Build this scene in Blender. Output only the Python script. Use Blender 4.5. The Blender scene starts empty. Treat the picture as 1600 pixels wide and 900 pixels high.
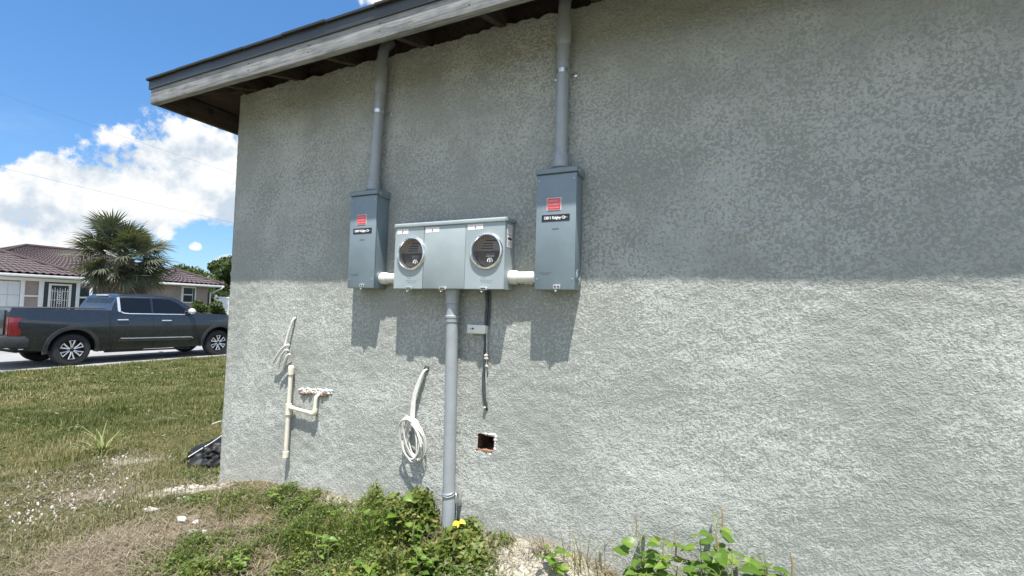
import bpy, bmesh, math, random
import numpy as np
from mathutils import Vector, Matrix, noise

# ------------------------------------------------------------------ camera
S = bpy.context.scene
COL = S.collection
rng = np.random.default_rng(7)
random.seed(7)
R_ = math.radians

CAM = Vector((0.0, -2.1315, 0.0))          # eye height is z = 0
F_PX = 741.9
def cam_axes(yaw, pitch, roll):
    y, p, r = R_(yaw), R_(pitch), R_(roll)
    f = Vector((-math.sin(y)*math.cos(p), math.cos(y)*math.cos(p), math.sin(p)))
    right = Vector((math.cos(y), math.sin(y), 0)); up = right.cross(f)
    return math.cos(r)*right + math.sin(r)*up, math.cos(r)*up - math.sin(r)*right, f
AX_R, AX_U, AX_F = cam_axes(25.7325, 2.6887, 1.5561)
cd = bpy.data.cameras.new('camera'); cam = bpy.data.objects.new('camera', cd); COL.objects.link(cam)
m = Matrix((AX_R, AX_U, -AX_F)).transposed().to_4x4(); m.translation = CAM
cam.matrix_world = m
cd.sensor_width = 36; cd.lens = 36*F_PX/1600; cd.clip_start = .05; cd.clip_end = 3000
S.camera = cam

# ------------------------------------------------------------------ sky, sun, exposure
SUN = Vector((0.554, -1.0, 3.137)).normalized()
world = bpy.data.worlds.new('World'); S.world = world; world.use_nodes = True
SKY_STRENGTH = .11
S.view_settings.view_transform = 'Standard'; S.view_settings.look = 'None'
S.view_settings.gamma = 1; S.view_settings.use_curve_mapping = False
S.view_settings.exposure = 1.22
sl = bpy.data.lights.new('sun', 'SUN'); sl.energy = 3.95; sl.angle = R_(.53); sl.color = (1, .955, .88)
sun = bpy.data.objects.new('sun', sl); COL.objects.link(sun)
sun.rotation_euler = (-SUN).to_track_quat('-Z', 'Y').to_euler(); sun.location = (3, -6, 20)

class NT:
    """tiny node-tree helper"""
    def __init__(s, tree): s.t = tree; s.n = tree.nodes; s.l = tree.links
    def node(s, typ, **kw):
        n = s.n.new(typ)
        for k, v in kw.items(): setattr(n, k, v)
        return n
    def set(s, n, key, v):
        if v is None: return
        sock = n.inputs[key]
        if hasattr(v, 'is_output') or isinstance(v, bpy.types.NodeSocket): s.l.new(v, sock)
        else: sock.default_value = v
    def math(s, op, a, b=None, c=None, clamp=False):
        n = s.node('ShaderNodeMath', operation=op, use_clamp=clamp)
        s.set(n, 0, a); s.set(n, 1, b); s.set(n, 2, c); return n.outputs[0]
    def vmath(s, op, a, b=None, out=0):
        n = s.node('ShaderNodeVectorMath', operation=op)
        s.set(n, 0, a)
        if b is not None:
            if op == 'SCALE': s.set(n, 'Scale', b)
            else: s.set(n, 1, b)
        return n.outputs[out]
    def noise(s, vec, scale, detail=4, rough=.55, dist=0, lac=2.0):
        n = s.node('ShaderNodeTexNoise')
        s.set(n, 'Vector', vec); s.set(n, 'Scale', scale); s.set(n, 'Detail', detail); s.set(n, 'Roughness', rough); s.set(n, 'Distortion', dist); s.set(n, 'Lacunarity', lac)
        return n.outputs[0]
    def maprange(s, v, a, b, c=0, d=1, smooth=True):
        n = s.node('ShaderNodeMapRange', interpolation_type='SMOOTHSTEP' if smooth else 'LINEAR')
        s.set(n, 0, v); s.set(n, 1, a); s.set(n, 2, b); s.set(n, 3, c); s.set(n, 4, d); return n.outputs[0]
    def mix(s, f, a, b):
        n = s.node('ShaderNodeMix', data_type='RGBA')
        s.set(n, 0, f); s.set(n, 6, a if not isinstance(a, tuple) else (*a, 1)[:4]); s.set(n, 7, b if not isinstance(b, tuple) else (*b, 1)[:4])
        return n.outputs[2]
    def sep(s, v): n = s.node('ShaderNodeSeparateXYZ'); s.set(n, 0, v); return n.outputs
    def comb(s, x, y, z): n = s.node('ShaderNodeCombineXYZ'); s.set(n, 0, x); s.set(n, 1, y); s.set(n, 2, z); return n.outputs[0]

def build_world():
    t = NT(world.node_tree); t.n.clear()
    sky = t.node('ShaderNodeTexSky', sky_type='NISHITA'); sky.sun_disc = False
    sky.sun_elevation = math.asin(SUN.z); sky.sun_rotation = math.atan2(SUN.x, SUN.y)
    sky.air_density = 1.0; sky.dust_density = .6; sky.ozone_density = 3.0; sky.altitude = 0
    d = t.node('ShaderNodeTexCoord').outputs['Generated']
    d = t.vmath('NORMALIZE', d)
    x, y, z = t.sep(d)
    # fair-weather cumulus: heaps (direction, size) roughened by noise; the bank goes on all round, extra heaps added out of view for fill light
    heaps = []
    def heap(az, el, r, flat=1.0):
        a, e = R_(az), R_(el); heaps.append((math.cos(e)*math.cos(a), math.cos(e)*math.sin(a), math.sin(e), r))
    for az, el, r in ((146.6, 12.6, .125), (150.4, 12.2, .125), (153.8, 10.0, .100), (157.6, 9.2, .085), (160.8, 7.8, .075), (163.8, 6.8, .07),
                      (145.0, 10.4, .085), (157.5, 5.0, .05), (161, 4.6, .052), (164, 5.0, .06), (167, 7, .09),
                      (149.6, 5.6, .014), (147.0, 3.6, .034), (145.0, 3.0, .045), (152, 9.4, .06),
                      (133.0, 34.2, .052), (129.5, 35.5, .06), (170, 11, .1), (139, 9, .09)):
        heap(az, el, r)
    rr = random.Random(3)
    for k in range(24):
        heap(178 + k*13.2 + rr.uniform(-5, 5), rr.uniform(6, 14) if k % 2 else rr.uniform(20, 48), rr.uniform(.10, .24))
    nz = t.noise(d, 11.0, 9, .58)
    nz2 = t.noise(t.vmath('ADD', d, (3.1, 1.7, .4)), 30.0, 6, .6)
    field = None
    for hx, hy, hz, r in heaps:
        dv = t.vmath('SUBTRACT', d, (hx, hy, hz))
        dv = t.vmath('MULTIPLY', dv, (1, 1, 1.25))
        ln = t.vmath('LENGTH', dv, out=1)
        v = t.math('MULTIPLY_ADD', ln, -1/r, 1.0)
        field = v if field is None else t.math('SMOOTH_MAX', field, v, .25)
    field = t.math('MAXIMUM', field, -1.2)
    rough = t.math('MULTIPLY_ADD', nz, 2.0, -1.0)
    rough2 = t.math('MULTIPLY_ADD', nz2, 1.1, -.55)
    dens = t.math('ADD', t.math('ADD', field, rough), rough2)
    # thin scattered wisps
    cover = t.maprange(dens, .0, .26)
    # bright tops and cool greyish bases: the same heap looked up a little nearer the sun
    nzs = t.noise(t.vmath('ADD', d, tuple(SUN*.035)), 11.0, 9, .58)
    relief = t.math('MULTIPLY_ADD', t.math('SUBTRACT', nz, nzs), 6.5, .80)
    thick = t.maprange(dens, .25, 1.5)
    lit = t.math('SUBTRACT', relief, t.math('MULTIPLY', thick, .25), clamp=True)
    fw = t.vmath('DOT_PRODUCT', d, tuple(SUN), out=1)
    fw = t.math('MULTIPLY_ADD', t.math('POWER', t.math('MAXIMUM', fw, 0.0), 2.0), 2.4, 1.0)      # out-of-view sunward clouds brightened to add fill on the shaded wall
    ccol = t.vmath('SCALE', t.mix(lit, (2.5, 2.85, 3.25), (4.05, 4.1, 4.1)), fw)
    wisp = t.maprange(t.noise(t.vmath('MULTIPLY', d, (1, 1, 3.2)), 5.0, 6, .6), .52, .8, 0, .3)
    low = t.maprange(z, .02, .4, 1, 0)
    cover2 = t.math('MAXIMUM', cover, t.math('MULTIPLY', wisp, low))
    hs = t.node('ShaderNodeHueSaturation'); t.set(hs, 'Saturation', 1.22); t.set(hs, 'Value', .82); t.set(hs, 'Color', sky.outputs[0])
    gm = t.node('ShaderNodeGamma'); t.set(gm, 0, hs.outputs[0]); t.set(gm, 1, .72)
    skyc = t.vmath('MULTIPLY', gm.outputs[0], (.80, 1.07, 1.36))
    col = t.mix(cover2, skyc, ccol)
    bg = t.node('ShaderNodeBackground'); t.set(bg, 0, col); t.set(bg, 1, SKY_STRENGTH)
    out = t.node('ShaderNodeOutputWorld'); t.l.new(bg.outputs[0], out.inputs[0])
build_world()

# ------------------------------------------------------------------ materials
MATS = {}
def new_mat(name):
    m = bpy.data.materials.new(name); m.use_nodes = True
    t = NT(m.node_tree); t.bsdf = t.n['Principled BSDF']; MATS[name] = m
    return m, t
def plain(name, col, rough=.5, metal=0, var=.08, scale=30, bump=0, bscale=60, spec=None, coat=0, alpha=None):
    """base colour broken up by two octaves of soft noise (dust, fading), optional fine relief"""
    m, t = new_mat(name); co = t.node('ShaderNodeTexCoord').outputs['Object']
    n = t.noise(co, scale, 5, .6)
    dark = tuple(c*(1-var) for c in col); light = tuple(min(1, c*(1+var)) for c in col)
    t.set(t.bsdf, 'Base Color', t.mix(t.maprange(n, .3, .7), dark, light))
    t.set(t.bsdf, 'Roughness', t.maprange(n, .3, .7, max(0, rough-.06), min(1, rough+.06)))
    t.set(t.bsdf, 'Metallic', metal)
    if spec is not None: t.set(t.bsdf, 'Specular IOR Level', spec)
    if coat: t.set(t.bsdf, 'Coat Weight', coat); t.set(t.bsdf, 'Coat Roughness', .05)
    if bump:
        b = t.node('ShaderNodeBump'); t.set(b, 'Distance', bump); t.set(b, 'Strength', 1.0)
        t.set(b, 'Height', t.noise(co, bscale, 4, .6)); t.set(t.bsdf, 'Normal', b.outputs[0])
    return m
def leafy(name, ramp, rough=.5, trans=.35, attr='tint'):
    """leaf colour from the per-leaf 'tint' attribute, thin-leaf translucency"""
    m, t = new_mat(name)
    a = t.node('ShaderNodeAttribute', attribute_name=attr).outputs['Fac']
    cr = t.node('ShaderNodeValToRGB'); e = cr.color_ramp.elements
    for i, (p, c) in enumerate(ramp):
        el = e[i] if i < 2 else e.new(p)
        el.position = p; el.color = (*c, 1)
    t.set(cr, 0, a); t.set(t.bsdf, 'Base Color', cr.outputs[0]); t.set(t.bsdf, 'Roughness', rough)
    tr = t.node('ShaderNodeBsdfTranslucent'); t.set(tr, 0, t.mix(.5, cr.outputs[0], (.25, .32, .03)))
    mx = t.node('ShaderNodeMixShader'); t.set(mx, 0, trans)
    t.l.new(t.bsdf.outputs[0], mx.inputs[1]); t.l.new(tr.outputs[0], mx.inputs[2])
    t.l.new(mx.outputs[0], t.n['Material Output'].inputs[0])
    return m

def stucco_mat():
    m, t = new_mat('grey_dash_stucco'); co = t.node('ShaderNodeTexCoord').outputs['Object']
    big = t.noise(co, 1.1, 5, .6); mid = t.noise(co, 4.6, 5, .62)
    band = t.noise(t.vmath('MULTIPLY', t.vmath('ADD', co, (9, 0, 4)), (.9, 1, 2.1)), 1.5, 5, .6, .6)      # trowel passes
    a = t.noise(co, 74, 4, .56, .35)                  # splatter blobs
    a2 = t.noise(t.vmath('ADD', co, (5, 2, 1)), 42, 5, .6, .4)
    b = t.noise(co, 170, 3, .6, .1)
    fine = t.noise(co, 520, 3, .65)
    amt = t.maprange(t.math('ADD', t.math('MULTIPLY', big, .5), t.math('ADD', t.math('MULTIPLY', mid, .28), t.math('MULTIPLY', band, .22))), .36, .64, 0, 1)
    thr = t.maprange(amt, 0, 1, .585, .45, False)
    blob = t.maprange(t.math('SUBTRACT', a, thr), -.045, .045)
    blobL = t.maprange(t.math('SUBTRACT', a2, t.math('ADD', thr, .03)), -.05, .06)
    grain = t.maprange(b, .36, .64)
    show = t.maprange(t.noise(t.vmath('ADD', co, (2, 7, 3)), 1.7, 5, .65), .36, .58, .30, 1.0)           # splatter reads in some places, sanded flat in others
    h = t.math('ADD', t.math('ADD', t.math('MULTIPLY', blob, .42), t.math('MULTIPLY', blobL, .30)), t.math('ADD', t.math('MULTIPLY', grain, .34), t.math('MULTIPLY', fine, .25)))
    base = t.mix(band, (.262, .276, .252), (.352, .366, .34))
    pale = t.mix(amt, (.475, .49, .46), (.56, .578, .548))
    f = t.math('MULTIPLY', t.math('MAXIMUM', blob, t.math('MULTIPLY', blobL, .8)), t.math('MULTIPLY', show, t.math('MULTIPLY_ADD', grain, .5, .5)))
    col = t.mix(f, base, pale)
    col = t.mix(t.maprange(fine, .35, .7, 0, .18), col, (.30, .31, .29))
    run = t.maprange(t.noise(t.vmath('MULTIPLY', co, (2.6, 1, .9)), 2.2, 6, .65), .58, .78, 0, .34)      # lime bloom with a shape of its own
    col = t.mix(t.math('MULTIPLY', run, t.math('MULTIPLY_ADD', blob, .7, .3)), col, (.66, .675, .64))
    z = t.sep(co)[2]                                  # soil splash near the foot (object origin is at the wall foot)
    soil = t.math('MULTIPLY', t.maprange(t.math('MULTIPLY_ADD', mid, .3, z), .26, .55, 1, 0), .30)
    col = t.mix(soil, col, (.46, .435, .36))
    t.set(t.bsdf, 'Base Color', col); t.set(t.bsdf, 'Roughness', .9); t.set(t.bsdf, 'Specular IOR Level', .2)
    bp = t.node('ShaderNodeBump'); t.set(bp, 'Distance', .007); t.set(bp, 'Strength', .62); t.set(bp, 'Height', h)
    t.set(t.bsdf, 'Normal', bp.outputs[0])
    return m
def wood_mat(name, dark, light, stretch=(1.4, 22, 22), rough=.85):
    m, t = new_mat(name); co = t.node('ShaderNodeTexCoord').outputs['Object']
    v = t.vmath('MULTIPLY', co, stretch)
    g = t.noise(v, 3.2, 7, .62, .5); k = t.noise(co, 2.6, 4, .6); w = t.noise(t.vmath('MULTIPLY', co, (5, 9, 9)), 2, 4, .6)
    f = t.math('ADD', t.math('MULTIPLY', g, .55), t.math('ADD', t.math('MULTIPLY', k, .25), t.math('MULTIPLY', w, .25)))
    vo = t.node('ShaderNodeTexVoronoi'); t.set(vo, 'Vector', t.vmath('MULTIPLY', co, (2.0, 6, 6))); t.set(vo, 'Scale', 1.0)
    knot = t.maprange(t.math('ADD', vo.outputs['Distance'], t.math('MULTIPLY_ADD', g, .16, -.08)), .10, .22, .75, 0)
    wc = t.mix(knot, t.mix(t.maprange(f, .36, .66), dark, light), tuple(c*.45 for c in dark))
    wc = t.mix(t.maprange(t.noise(t.vmath('MULTIPLY', co, (1.1, 30, 30)), 2.0, 5, .7, .3), .60, .66, 0, .55), wc, tuple(c*.5 for c in dark))
    t.set(t.bsdf, 'Base Color', wc); t.set(t.bsdf, 'Roughness', rough)
    bp = t.node('ShaderNodeBump'); t.set(bp, 'Distance', .002); t.set(bp, 'Height', g); t.set(t.bsdf, 'Normal', bp.outputs[0])
    return m
def ground_mat():
    m, t = new_mat('yard_soil'); co = t.node('ShaderNodeTexCoord').outputs['Object']
    at = lambda n: t.node('ShaderNodeAttribute', attribute_name=n).outputs['Fac']
    sand, thatch = at('sand'), at('thatch')
    n1 = t.noise(co, 3.0, 6, .62); n2 = t.noise(co, 26, 6, .65); n3 = t.noise(co, 130, 4, .7)
    turf = t.mix(t.maprange(n1, .34, .66), (.052, .06, .02), (.115, .10, .042))
    turf = t.mix(t.maprange(n2, .5, .75, 0, .6), turf, (.17, .135, .075))
    dirt = t.mix(t.maprange(n3, .35, .7), (.15, .115, .075), (.30, .25, .175))
    sandc = t.mix(t.maprange(n3, .3, .7), (.36, .33, .265), (.56, .53, .45))
    sandc = t.mix(t.maprange(n2, .55, .72, 0, .5), sandc, (.27, .21, .14))
    col = t.mix(t.maprange(t.math('ADD', thatch, t.math('MULTIPLY_ADD', n2, .5, -.25)), .3, .7), turf, dirt)
    col = t.mix(t.maprange(t.math('ADD', sand, t.math('MULTIPLY_ADD', n2, 1.1, -.55)), .3, .8), col, sandc)
    t.set(t.bsdf, 'Base Color', col); t.set(t.bsdf, 'Roughness', .95); t.set(t.bsdf, 'Specular IOR Level', .15)
    b = t.node('ShaderNodeBump'); t.set(b, 'Distance', .02)
    t.set(b, 'Height', t.math('ADD', n2, t.math('MULTIPLY', n3, .5))); t.set(t.bsdf, 'Normal', b.outputs[0])
    return m
def road_mat():
    m, t = new_mat('worn_asphalt'); co = t.node('ShaderNodeTexCoord').outputs['Object']
    n = t.noise(co, .6, 5, .6); f = t.noise(co, 90, 3, .7)
    c = t.mix(t.maprange(n, .3, .7), (.22, .22, .215), (.29, .285, .275))
    c = t.mix(t.maprange(f, .5, .75, 0, .5), c, (.4, .395, .38))
    t.set(t.bsdf, 'Base Color', c); t.set(t.bsdf, 'Roughness', .9)
    return m

stucco = stucco_mat()
fascia_wood = wood_mat('weathered_fascia', (.115, .118, .118), (.34, .343, .34))
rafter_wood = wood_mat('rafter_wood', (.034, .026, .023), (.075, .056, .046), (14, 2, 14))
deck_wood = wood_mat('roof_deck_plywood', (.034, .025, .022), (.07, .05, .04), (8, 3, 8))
soil = ground_mat(); asphalt = road_mat()
rust = plain('rusty_nail', (.09, .05, .03), .8, .3, .3)
drip_metal = plain('dark_drip_metal', (.045, .05, .056), .45, .0, .15, 6)
shingle_m = plain('black_shingle', (.022, .023, .025), .95, 0, .35, 60, .003, 300)
hooded = plain('blue_grey_enamel', (.178, .228, .258), .42, 0, .08, 7)
cabinet = plain('light_grey_enamel', (.295, .345, .36), .4, 0, .06, 7)
seam_dark = plain('dark_seam', (.03, .034, .036), .6)
pvc_grey = plain('grey_pvc', (.285, .312, .33), .32, 0, .06, 14)
pvc_white = plain('white_pvc', (.66, .66, .61), .38, 0, .05, 20)
pvc_cream = plain('cream_pvc', (.66, .62, .51), .45, 0, .10, 25)
steel = plain('galvanised_steel', (.62, .63, .64), .3, .9, .12, 40)
zinc = plain('dull_zinc', (.5, .51, .51), .45, .7, .2, 60)
ring_steel = plain('polished_ring_steel', (.80, .80, .79), .24, .97, .05, 12)
cover_grey = plain('smoked_meter_cover', (.16, .14, .135), .28, 0, .12, 12)
cover_black = plain('black_meter_cover', (.035, .032, .03), .3, 0, .2, 12)
slot_black = plain('slot_black', (.004, .004, .004), .6)
white_ink = plain('white_print', (.78, .78, .78), .6, 0, .02)
grey_ink = plain('grey_print', (.36, .36, .36), .6, 0, .02)
emboss = plain('embossed_grey', (.33, .37, .385), .4, 0, .02)
emboss_d = plain('embossed_blue_grey', (.12, .145, .157), .4, 0, .02)
red_stick = plain('faded_red_sticker', (.62, .075, .095), .5, 0, .06)
pink_ink = plain('pale_pink_print', (.80, .42, .44), .5, 0, .04)
black_plate = plain('black_plate', (.012, .014, .017), .45, 0, .1)
paper = plain('white_sticker', (.74, .74, .73), .6, 0, .03)
black_ink = plain('black_print', (.03, .03, .035), .6)
cable_white = plain('white_cable_jacket', (.62, .61, .57), .5, 0, .08, 40)
cable_dark = plain('painted_dark_cable', (.045, .052, .058), .55, 0, .4, 40)
mortar = plain('pale_mortar', (.46, .44, .39), .95, 0, .2, 60, .004, 140)
brickred = plain('broken_block', (.30, .17, .105), .95, 0, .35, 40, .004, 120)
hole_dark = plain('hole_inside', (.16, .085, .05), .95, 0, .5, 30, .004, 80)
chip_white = plain('white_shell', (.50, .49, .455), .8, 0, .12, 60)
bagplastic = plain('black_plastic', (.010, .011, .013), .5, 0, .3, 8, .002, 30, spec=.3)
grassy = leafy('lawn_blades', [(0, (.045, .062, .012)), (.35, (.10, .12, .028)), (.6, (.15, .145, .045)), (.8, (.21, .18, .08)), (1, (.34, .30, .17))], .6, .3)
strawm = leafy('dry_straw', [(0, (.10, .078, .052)), (.5, (.215, .178, .122)), (1, (.40, .35, .255))], .8, .15)
weedm = leafy('weed_leaves', [(0, (.036, .070, .012)), (.45, (.085, .135, .021)), (.8, (.155, .195, .038)), (1, (.28, .24, .09))], .5, .35)
broadm = leafy('broad_leaves', [(0, (.055, .13, .018)), (.6, (.115, .215, .03)), (1, (.21, .30, .045))], .42, .4)
stemm = plain('green_stem', (.20, .23, .08), .6, 0, .2)
drystem = plain('dry_stem', (.26, .20, .11), .8, 0, .2)
yellowm = plain('yellow_leaf', (.72, .55, .03), .5, 0, .15)
palm_green = leafy('palm_fronds', [(0, (.030, .038, .025)), (.5, (.066, .078, .048)), (.85, (.11, .12, .072)), (1, (.18, .165, .10))], .65, .15)
palm_dead = leafy('dead_fronds', [(0, (.06, .052, .036)), (.6, (.13, .108, .07)), (1, (.20, .165, .11))], .85, .1)
barkm = plain('palm_bark', (.115, .09, .062), .95, 0, .4, 12, .03, 22)
treeleaf = leafy('tree_leaves', [(0, (.014, .030, .010)), (.6, (.042, .072, .02)), (1, (.10, .135, .035))], .55, .25)
bushleaf = leafy('bush_leaves', [(0, (.025, .045, .012)), (.6, (.06, .09, .022)), (1, (.12, .14, .04))], .55, .25)
twigm = plain('twig_bark', (.10, .08, .055), .95, 0, .3)

# ------------------------------------------------------------------ builders
def tag(o, label=None, cat=None, group=None, kind=None):
    if label: o['label'] = label
    if cat: o['category'] = cat
    if group: o['group'] = group
    if kind: o['kind'] = kind
    return o
def link(name, me, mat=None, parent=None, smooth=None):
    o = bpy.data.objects.new(name, me); COL.objects.link(o)
    if mat is not None and not me.materials: me.materials.append(mat)
    if parent is not None: o.parent = parent
    if smooth is not None and len(me.polygons):
        me.polygons.foreach_set('use_smooth', [True]*len(me.polygons))
        if smooth < 180: me.set_sharp_from_angle(angle=R_(smooth))
    return o
def empty(name, loc=(0, 0, 0), label=None, cat=None, group=None):
    o = bpy.data.objects.new(name, None); COL.objects.link(o); o.location = loc; o.empty_display_size = .1
    return tag(o, label, cat, group)
def from_bm(name, bm, mat, parent=None, smooth=35):
    me = bpy.data.meshes.new(name); bmesh.ops.recalc_face_normals(bm, faces=bm.faces[:]); bm.to_mesh(me); bm.free()
    return link(name, me, mat, parent, smooth)
def rel(p, parent):          # world point -> parent's local frame (roots are never rotated here)
    return Vector(p) - parent.location if parent is not None else Vector(p)
def add_box(bm, lo, hi, bev=0, seg=2):
    r = bmesh.ops.create_cube(bm, size=1); vs = r['verts']
    c = [(a+b)/2 for a, b in zip(lo, hi)]; s = [abs(b-a) for a, b in zip(lo, hi)]
    for v in vs: v.co = Vector((c[0]+v.co.x*s[0], c[1]+v.co.y*s[1], c[2]+v.co.z*s[2]))
    if bev:
        es = list({e for v in vs for e in v.link_edges})
        bmesh.ops.bevel(bm, geom=es, offset=bev, segments=seg, profile=.5, affect='EDGES')
def box(name, lo, hi, mat, parent=None, bev=.002, seg=2):
    bm = bmesh.new()
    o = parent.location if parent is not None else Vector()
    add_box(bm, Vector(lo)-o, Vector(hi)-o, bev, seg)
    return from_bm(name, bm, mat, parent)
def prism(name, poly, axis, a, b, mat, parent=None, bev=0):
    """extrude a 2-D polygon; axis 'x': poly is (y,z); 'y': (x,z); 'z': (x,y)"""
    bm = bmesh.new(); o = parent.location if parent is not None else Vector()
    def P(p, t): return Vector({'x': (t, p[0], p[1]), 'y': (p[0], t, p[1]), 'z': (p[0], p[1], t)}[axis]) - o
    v0 = [bm.verts.new(P(p, a)) for p in poly]; v1 = [bm.verts.new(P(p, b)) for p in poly]
    bm.faces.new(v0); bm.faces.new(v1[::-1])
    for i in range(len(poly)): bm.faces.new((v0[i], v1[i], v1[(i+1) % len(poly)], v0[(i+1) % len(poly)]))
    if bev: bmesh.ops.bevel(bm, geom=bm.edges[:], offset=bev, segments=2, profile=.5, affect='EDGES')
    return from_bm(name, bm, mat, parent)
def catmull(pts, n=8):
    P = [Vector(p) for p in pts]
    if len(P) < 3: return P
    P = [P[0]*2-P[1]] + P + [P[-1]*2-P[-2]]; out = []
    for i in range(1, len(P)-2):
        for k in range(n):
            t = k/n; a, b, c, d = P[i-1:i+3]
            out.append(.5*((2*b)+(c-a)*t+(2*a-5*b+4*c-d)*t*t+(3*b-a-3*c+d)*t**3))
    return out+[P[-2]]
def add_tube(bm, pts, rad, seg=10, caps=True):
    pts = [Vector(p) for p in pts]; n = len(pts)
    rad = [float(q) for q in rad] if isinstance(rad, (list, tuple)) else [rad]*n
    rings = []; ref = None
    for i, p in enumerate(pts):
        d = (pts[min(i+1, n-1)] - pts[max(i-1, 0)])
        if d.length < 1e-9: d = Vector((0, 0, 1))
        d.normalize()
        if ref is None: ref = d.orthogonal()
        ref = (ref - d*ref.dot(d)); ref = ref.normalized() if ref.length > 1e-6 else d.orthogonal().normalized()
        q = d.cross(ref)
        rings.append([bm.verts.new(p + rad[i]*(math.cos(2*math.pi*k/seg)*ref + math.sin(2*math.pi*k/seg)*q)) for k in range(seg)])
    for a, b in zip(rings, rings[1:]):
        for k in range(seg): bm.faces.new((a[k], a[(k+1) % seg], b[(k+1) % seg], b[k]))
    if caps:
        bm.faces.new(rings[0][::-1]); bm.faces.new(rings[-1])
def tube(name, pts, rad, mat, parent=None, seg=12, smooth=40, curve=0):
    if curve:
        k = len(pts); pts = catmull(pts, curve)
        if isinstance(rad, (list, tuple)): rad = list(np.interp(np.linspace(0, k-1, len(pts)), range(k), rad))
    bm = bmesh.new(); add_tube(bm, [rel(p, parent) for p in pts], rad, seg)
    return from_bm(name, bm, mat, parent, smooth)
def lathe(name, prof, centre, axis, mat, parent=None, seg=48, smooth=35):
    """prof = [(radius, offset along axis)]; open ends are left open unless radius 0"""
    bm = bmesh.new(); ax = Vector(axis).normalized(); u = ax.orthogonal().normalized(); w = ax.cross(u); c = rel(centre, parent)
    rings = []
    for r, h in prof:
        if r < 1e-6: rings.append([bm.verts.new(c+ax*h)])
        else: rings.append([bm.verts.new(c+ax*h+r*(math.cos(2*math.pi*k/seg)*u+math.sin(2*math.pi*k/seg)*w)) for k in range(seg)])
    for a, b in zip(rings, rings[1:]):
        for k in range(seg):
            k2 = (k+1) % seg
            if len(a) == 1 and len(b) == 1: continue
            if len(a) == 1: bm.faces.new((a[0], b[k2], b[k]))
            elif len(b) == 1: bm.faces.new((a[k], a[k2], b[0]))
            else: bm.faces.new((a[k], a[k2], b[k2], b[k]))
    return from_bm(name, bm, mat, parent, smooth)
def mesh_np(name, V, Fc, mat, parent=None, tint=None, smooth=False):
    V = np.asarray(V, np.float32); Fc = np.asarray(Fc, np.int32); k = Fc.shape[1]
    me = bpy.data.meshes.new(name)
    me.vertices.add(len(V)); me.vertices.foreach_set('co', V.ravel())
    me.loops.add(Fc.size); me.loops.foreach_set('vertex_index', Fc.ravel())
    me.polygons.add(len(Fc)); me.polygons.foreach_set('loop_start', np.arange(0, Fc.size, k, dtype=np.int32))
    me.polygons.foreach_set('loop_total', np.full(len(Fc), k, np.int32))
    if smooth: me.polygons.foreach_set('use_smooth', np.ones(len(Fc), bool))
    me.update(calc_edges=True)
    if tint is not None:
        a = me.attributes.new('tint', 'FLOAT', 'POINT'); a.data.foreach_set('value', np.asarray(tint, np.float32))
    return link(name, me, mat, parent)
def text(name, body, size, mat, parent, origin, xdir=(1, 0, 0), ydir=(0, 0, 1), width=None, align='CENTER', thick=.0003, bold=0.0):
    """printed lettering: the built-in font turned into a thin mesh lying on its plate"""
    cu = bpy.data.curves.new(name, 'FONT'); cu.body = body; cu.size = size; cu.align_x = align; cu.align_y = 'CENTER'
    cu.extrude = thick; cu.offset = bold; cu.resolution_u = 3
    tmp = bpy.data.objects.new('tmp_text', cu); COL.objects.link(tmp)
    dg = bpy.context.evaluated_depsgraph_get(); me = bpy.data.meshes.new_from_object(tmp.evaluated_get(dg))
    bpy.data.objects.remove(tmp); me.name = name
    X, Y = Vector(xdir), Vector(ydir); Z = X.cross(Y); o = rel(origin, parent)
    w = max((v.co.x for v in me.vertices), default=1) - min((v.co.x for v in me.vertices), default=0)
    s = width/w if width else 1
    for v in me.vertices: v.co = o + X*v.co.x*s + Y*v.co.y + Z*v.co.z
    me.materials.clear()
    return link(name, me, mat, parent)
def sst(a, b, x):
    t = np.clip((np.asarray(x, float)-a)/(b-a), 0, 1); return t*t*(3-2*t)

# ------------------------------------------------------------------ ground and road
def terr(x, y):
    x = np.asarray(x, float); y = np.asarray(y, float)
    zb = -1.25-.47*np.clip((-3.0-x)/11.8, 0, 1)
    zb = zb-.13*np.clip(-y-.1, 0, 6)*sst(-7, -3.5, x)
    prof = np.interp(x, [-3.6, -3.2, -2.7, -1.36, -1.0, -.56, -.3, .5], [0, .03, .10, .15, .15, .135, .06, .0])
    zb = zb+prof*np.exp(-(np.minimum(y, 0)/.38)**2)*(1-sst(.1, .5, y))
    lumps = .018*np.sin(x*3.1+np.sin(y*2.3)*1.4)*np.sin(y*3.7+x*.9)+.010*np.sin(x*9.3+2.2*np.sin(y*5.1))*np.sin(y*8.9-1.3)
    zb = zb+lumps*sst(-14.6, -13.5, x)
    road = sst(-15.25, -14.9, x)                       # falls under the road bed, level beyond
    return np.where(x < -14.9, -1.76*(1-road)+zb*road, zb)
def tz(x, y): return float(terr(x, y))
def blob(x, y, cx, cy, rx, ry, rot=0.0):
    c, s = math.cos(rot), math.sin(rot); dx, dy = x-cx, y-cy
    return np.exp(-(((dx*c+dy*s)/rx)**2+((-dx*s+dy*c)/ry)**2))
def wob(x, y, k=1.0): return np.sin(x*7.3*k+1.1*np.sin(y*5.7*k))*np.sin(y*8.1*k+1.7*np.sin(x*4.3*k)+.6)
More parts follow.
